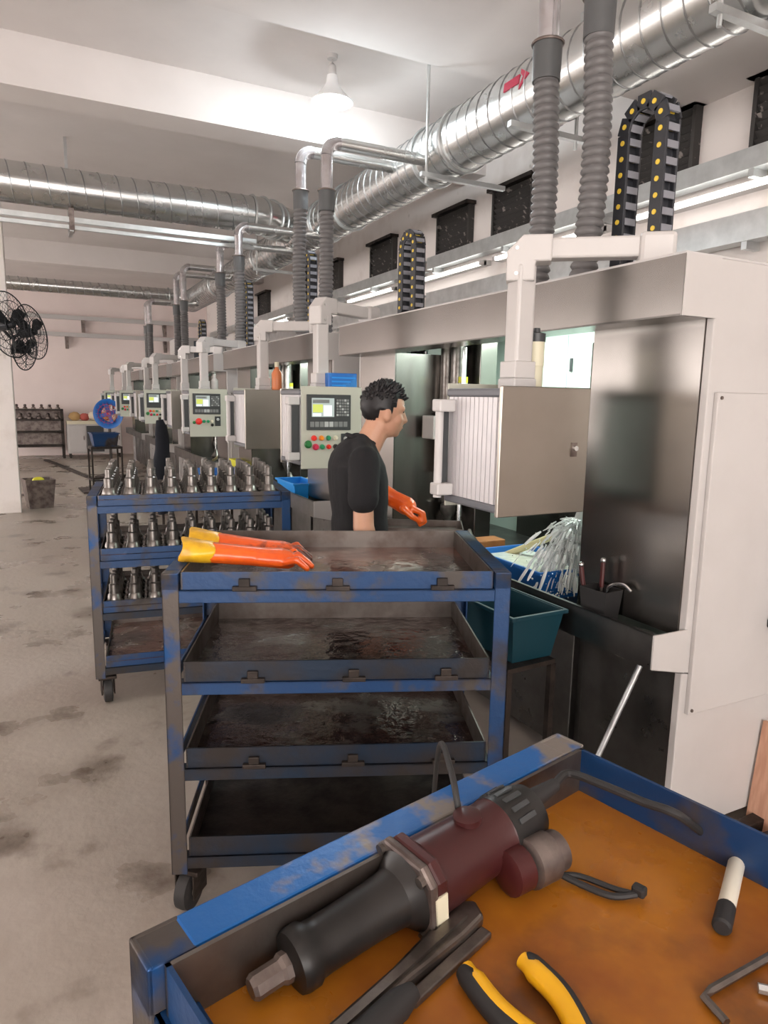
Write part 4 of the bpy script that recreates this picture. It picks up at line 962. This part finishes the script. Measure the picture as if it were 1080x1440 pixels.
# short doubled cord with plug
q = [at(785,1228,FZ+.01), at(820,1245,FZ+.006), at(860,1260,FZ+.006), at(895,1258,FZ+.008)]
o = thing('short_cord', 'short doubled black cord lying on the amber tray', 'cord', tuple(q[0]))
MB().tube([x-q[0] for x in smoothpath(q)], .004, 8).build('cord', 'rubber', o, smooth=True)
MB().tube([x-q[0] for x in smoothpath([q[0]+Vector((0,-.004,0)), at(815,1232,FZ+.007), at(865,1250,FZ+.007), q[3]])], .0035, 8).build('cord', 'rubber', o, smooth=True)
MB().obox(q[3]-q[0]+Vector((.004,0,.004)), (.012,.016,.012), Matrix.Rotation(R(20),3,'Z')).build('end_clip', 'rubber', o, bevel=.003)
# chisel pair
def blade_tool(label, pa, pb, w0, w1, th, mt, cat, hm=None):
    a_ = at(*pa, FZ); b_ = at(*pb, FZ); d = b_-a_; L = d.length; rz = math.atan2(d.y, d.x)
    o = thing(cat.replace(' ', '_'), label, cat, tuple(a_), rz)
    return o, L
o, L = blade_tool('long dark steel cold chisel lying across the amber tray', (672,1285), (470,1475), 0,0,0,'toolsteel','chisel')
MB().prism([(0,-.004),(.012,-.016),(.05,-.017),(L*.6,-.011),(L,-.012),(L,.012),(L*.6,.011),(.05,.017),(.012,.016)], .0, .016).build('blade', 'toolsteel', o, bevel=.004)
MB().prism([(.03,-.006),(L*.98,-.004),(L*.98,.004),(.03,.006)], .016, .020).build('ridge', 'toolsteel', o)
o, L = blade_tool('black handled steel file lying beside the chisel', (640,1310), (480,1450), 0,0,0,'toolsteel','hand file')
MB().box(-.02,L*.62,.020,.034,0,.008).build('blade', 'toolsteel', o, bevel=.002)
MB().tube([(L*.6,.027,.014),(L*.72,.027,.014),(L*1.2,.027,.014)], .012, 14, [.009,.014,.013]).build('handle', 'rubber', o, smooth=True)
# pliers: two yellow and black grips meeting out of frame
p1, p2, pj = at(655,1362,FZ+.010), at(735,1350,FZ+.010), at(850,1530,FZ+.010)
o = thing('pliers', 'pliers with yellow and black grips lying on the amber tray', 'pliers', (pj.x,pj.y,FZ))
for p in (p1, p2):
    d = p-pj; nn = Vector((-d.y,d.x,0)).normalized()*(.012 if p is p1 else -.012)
    path = smoothpath([p-pj+Vector((0,0,.010)), p.lerp(pj,.35)-pj+nn*1.0+Vector((0,0,.010)), p.lerp(pj,.72)-pj+nn*.6+Vector((0,0,.010)), Vector((0,0,.010))-nn*.2], 6)
    n = len(path)
    MB().tube(path, .010, 12, [(.0085 if i < 2 else .0115) for i in range(n)]).build('grip', 'toolyellow', o, smooth=True)
    MB().tube([x+nn*.35 for x in path[:int(n*.75)]], .009, 12, [.008]+[.0105]*(int(n*.75)-1)).build('grip_inlay', 'rubber', o, smooth=True)
d = (pj-(p1+p2)/2).normalized()
MB().lathe([(.016,.0),(.016,.016)], 16).build('pivot', 'toolsteel', o); MB().prism([(-.016,-.0),(.016,-.0),(.004,-.05),(-.004,-.05)], .002, .014).build('jaw', 'toolsteel', o, rot=(0,0,math.atan2(d.y,d.x)+pi/2))
# marker pen
a_, b_ = at(1036,1213,FZ+.0105), at(1015,1303,FZ+.0105); d = b_-a_; L = d.length
o = thing('marker_pen', 'cream marker pen with black end cap lying on the amber tray', 'pen', (a_.x,a_.y,FZ), math.atan2(d.y,d.x))
mt = Matrix.Translation((0,0,.0105)) @ Matrix.Rotation(R(90),4,'Y')
MB().lathe([(.008,0),(.0095,.004),(.0095,L*.72),(.009,L*.72)], 18, mt).build('barrel', 'penwhite', o, smooth=True); MB().lathe([(.0095,L*.72),(.0102,L*.725),(.0102,L),(.008,L+.003)], 18, mt).build('cap', 'rubber', o, smooth=True)
# hex keys
q = [at(1095,1338,FZ+.005), at(1000,1392,FZ+.005), at(990,1402,FZ+.005), at(1022,1438,FZ+.005)]
o = thing('hex_key', 'bent steel hex key lying on the amber tray', 'hex key', tuple(q[0]-Vector((0,0,.005)))); MB().tube([x-q[0]+Vector((0,0,.005)) for x in q], .0042, 6).build('key', 'toolsteel', o)
q = [at(1066,1389,FZ+.005), at(1120,1402,FZ+.005)]
o = thing('hex_bit', 'short straight steel bit lying beside the hex key', 'bit', tuple(q[0]-Vector((0,0,.005)))); MB().tube([x-q[0]+Vector((0,0,.005)) for x in q], .0048, 6).build('rod', 'galvdull', o)
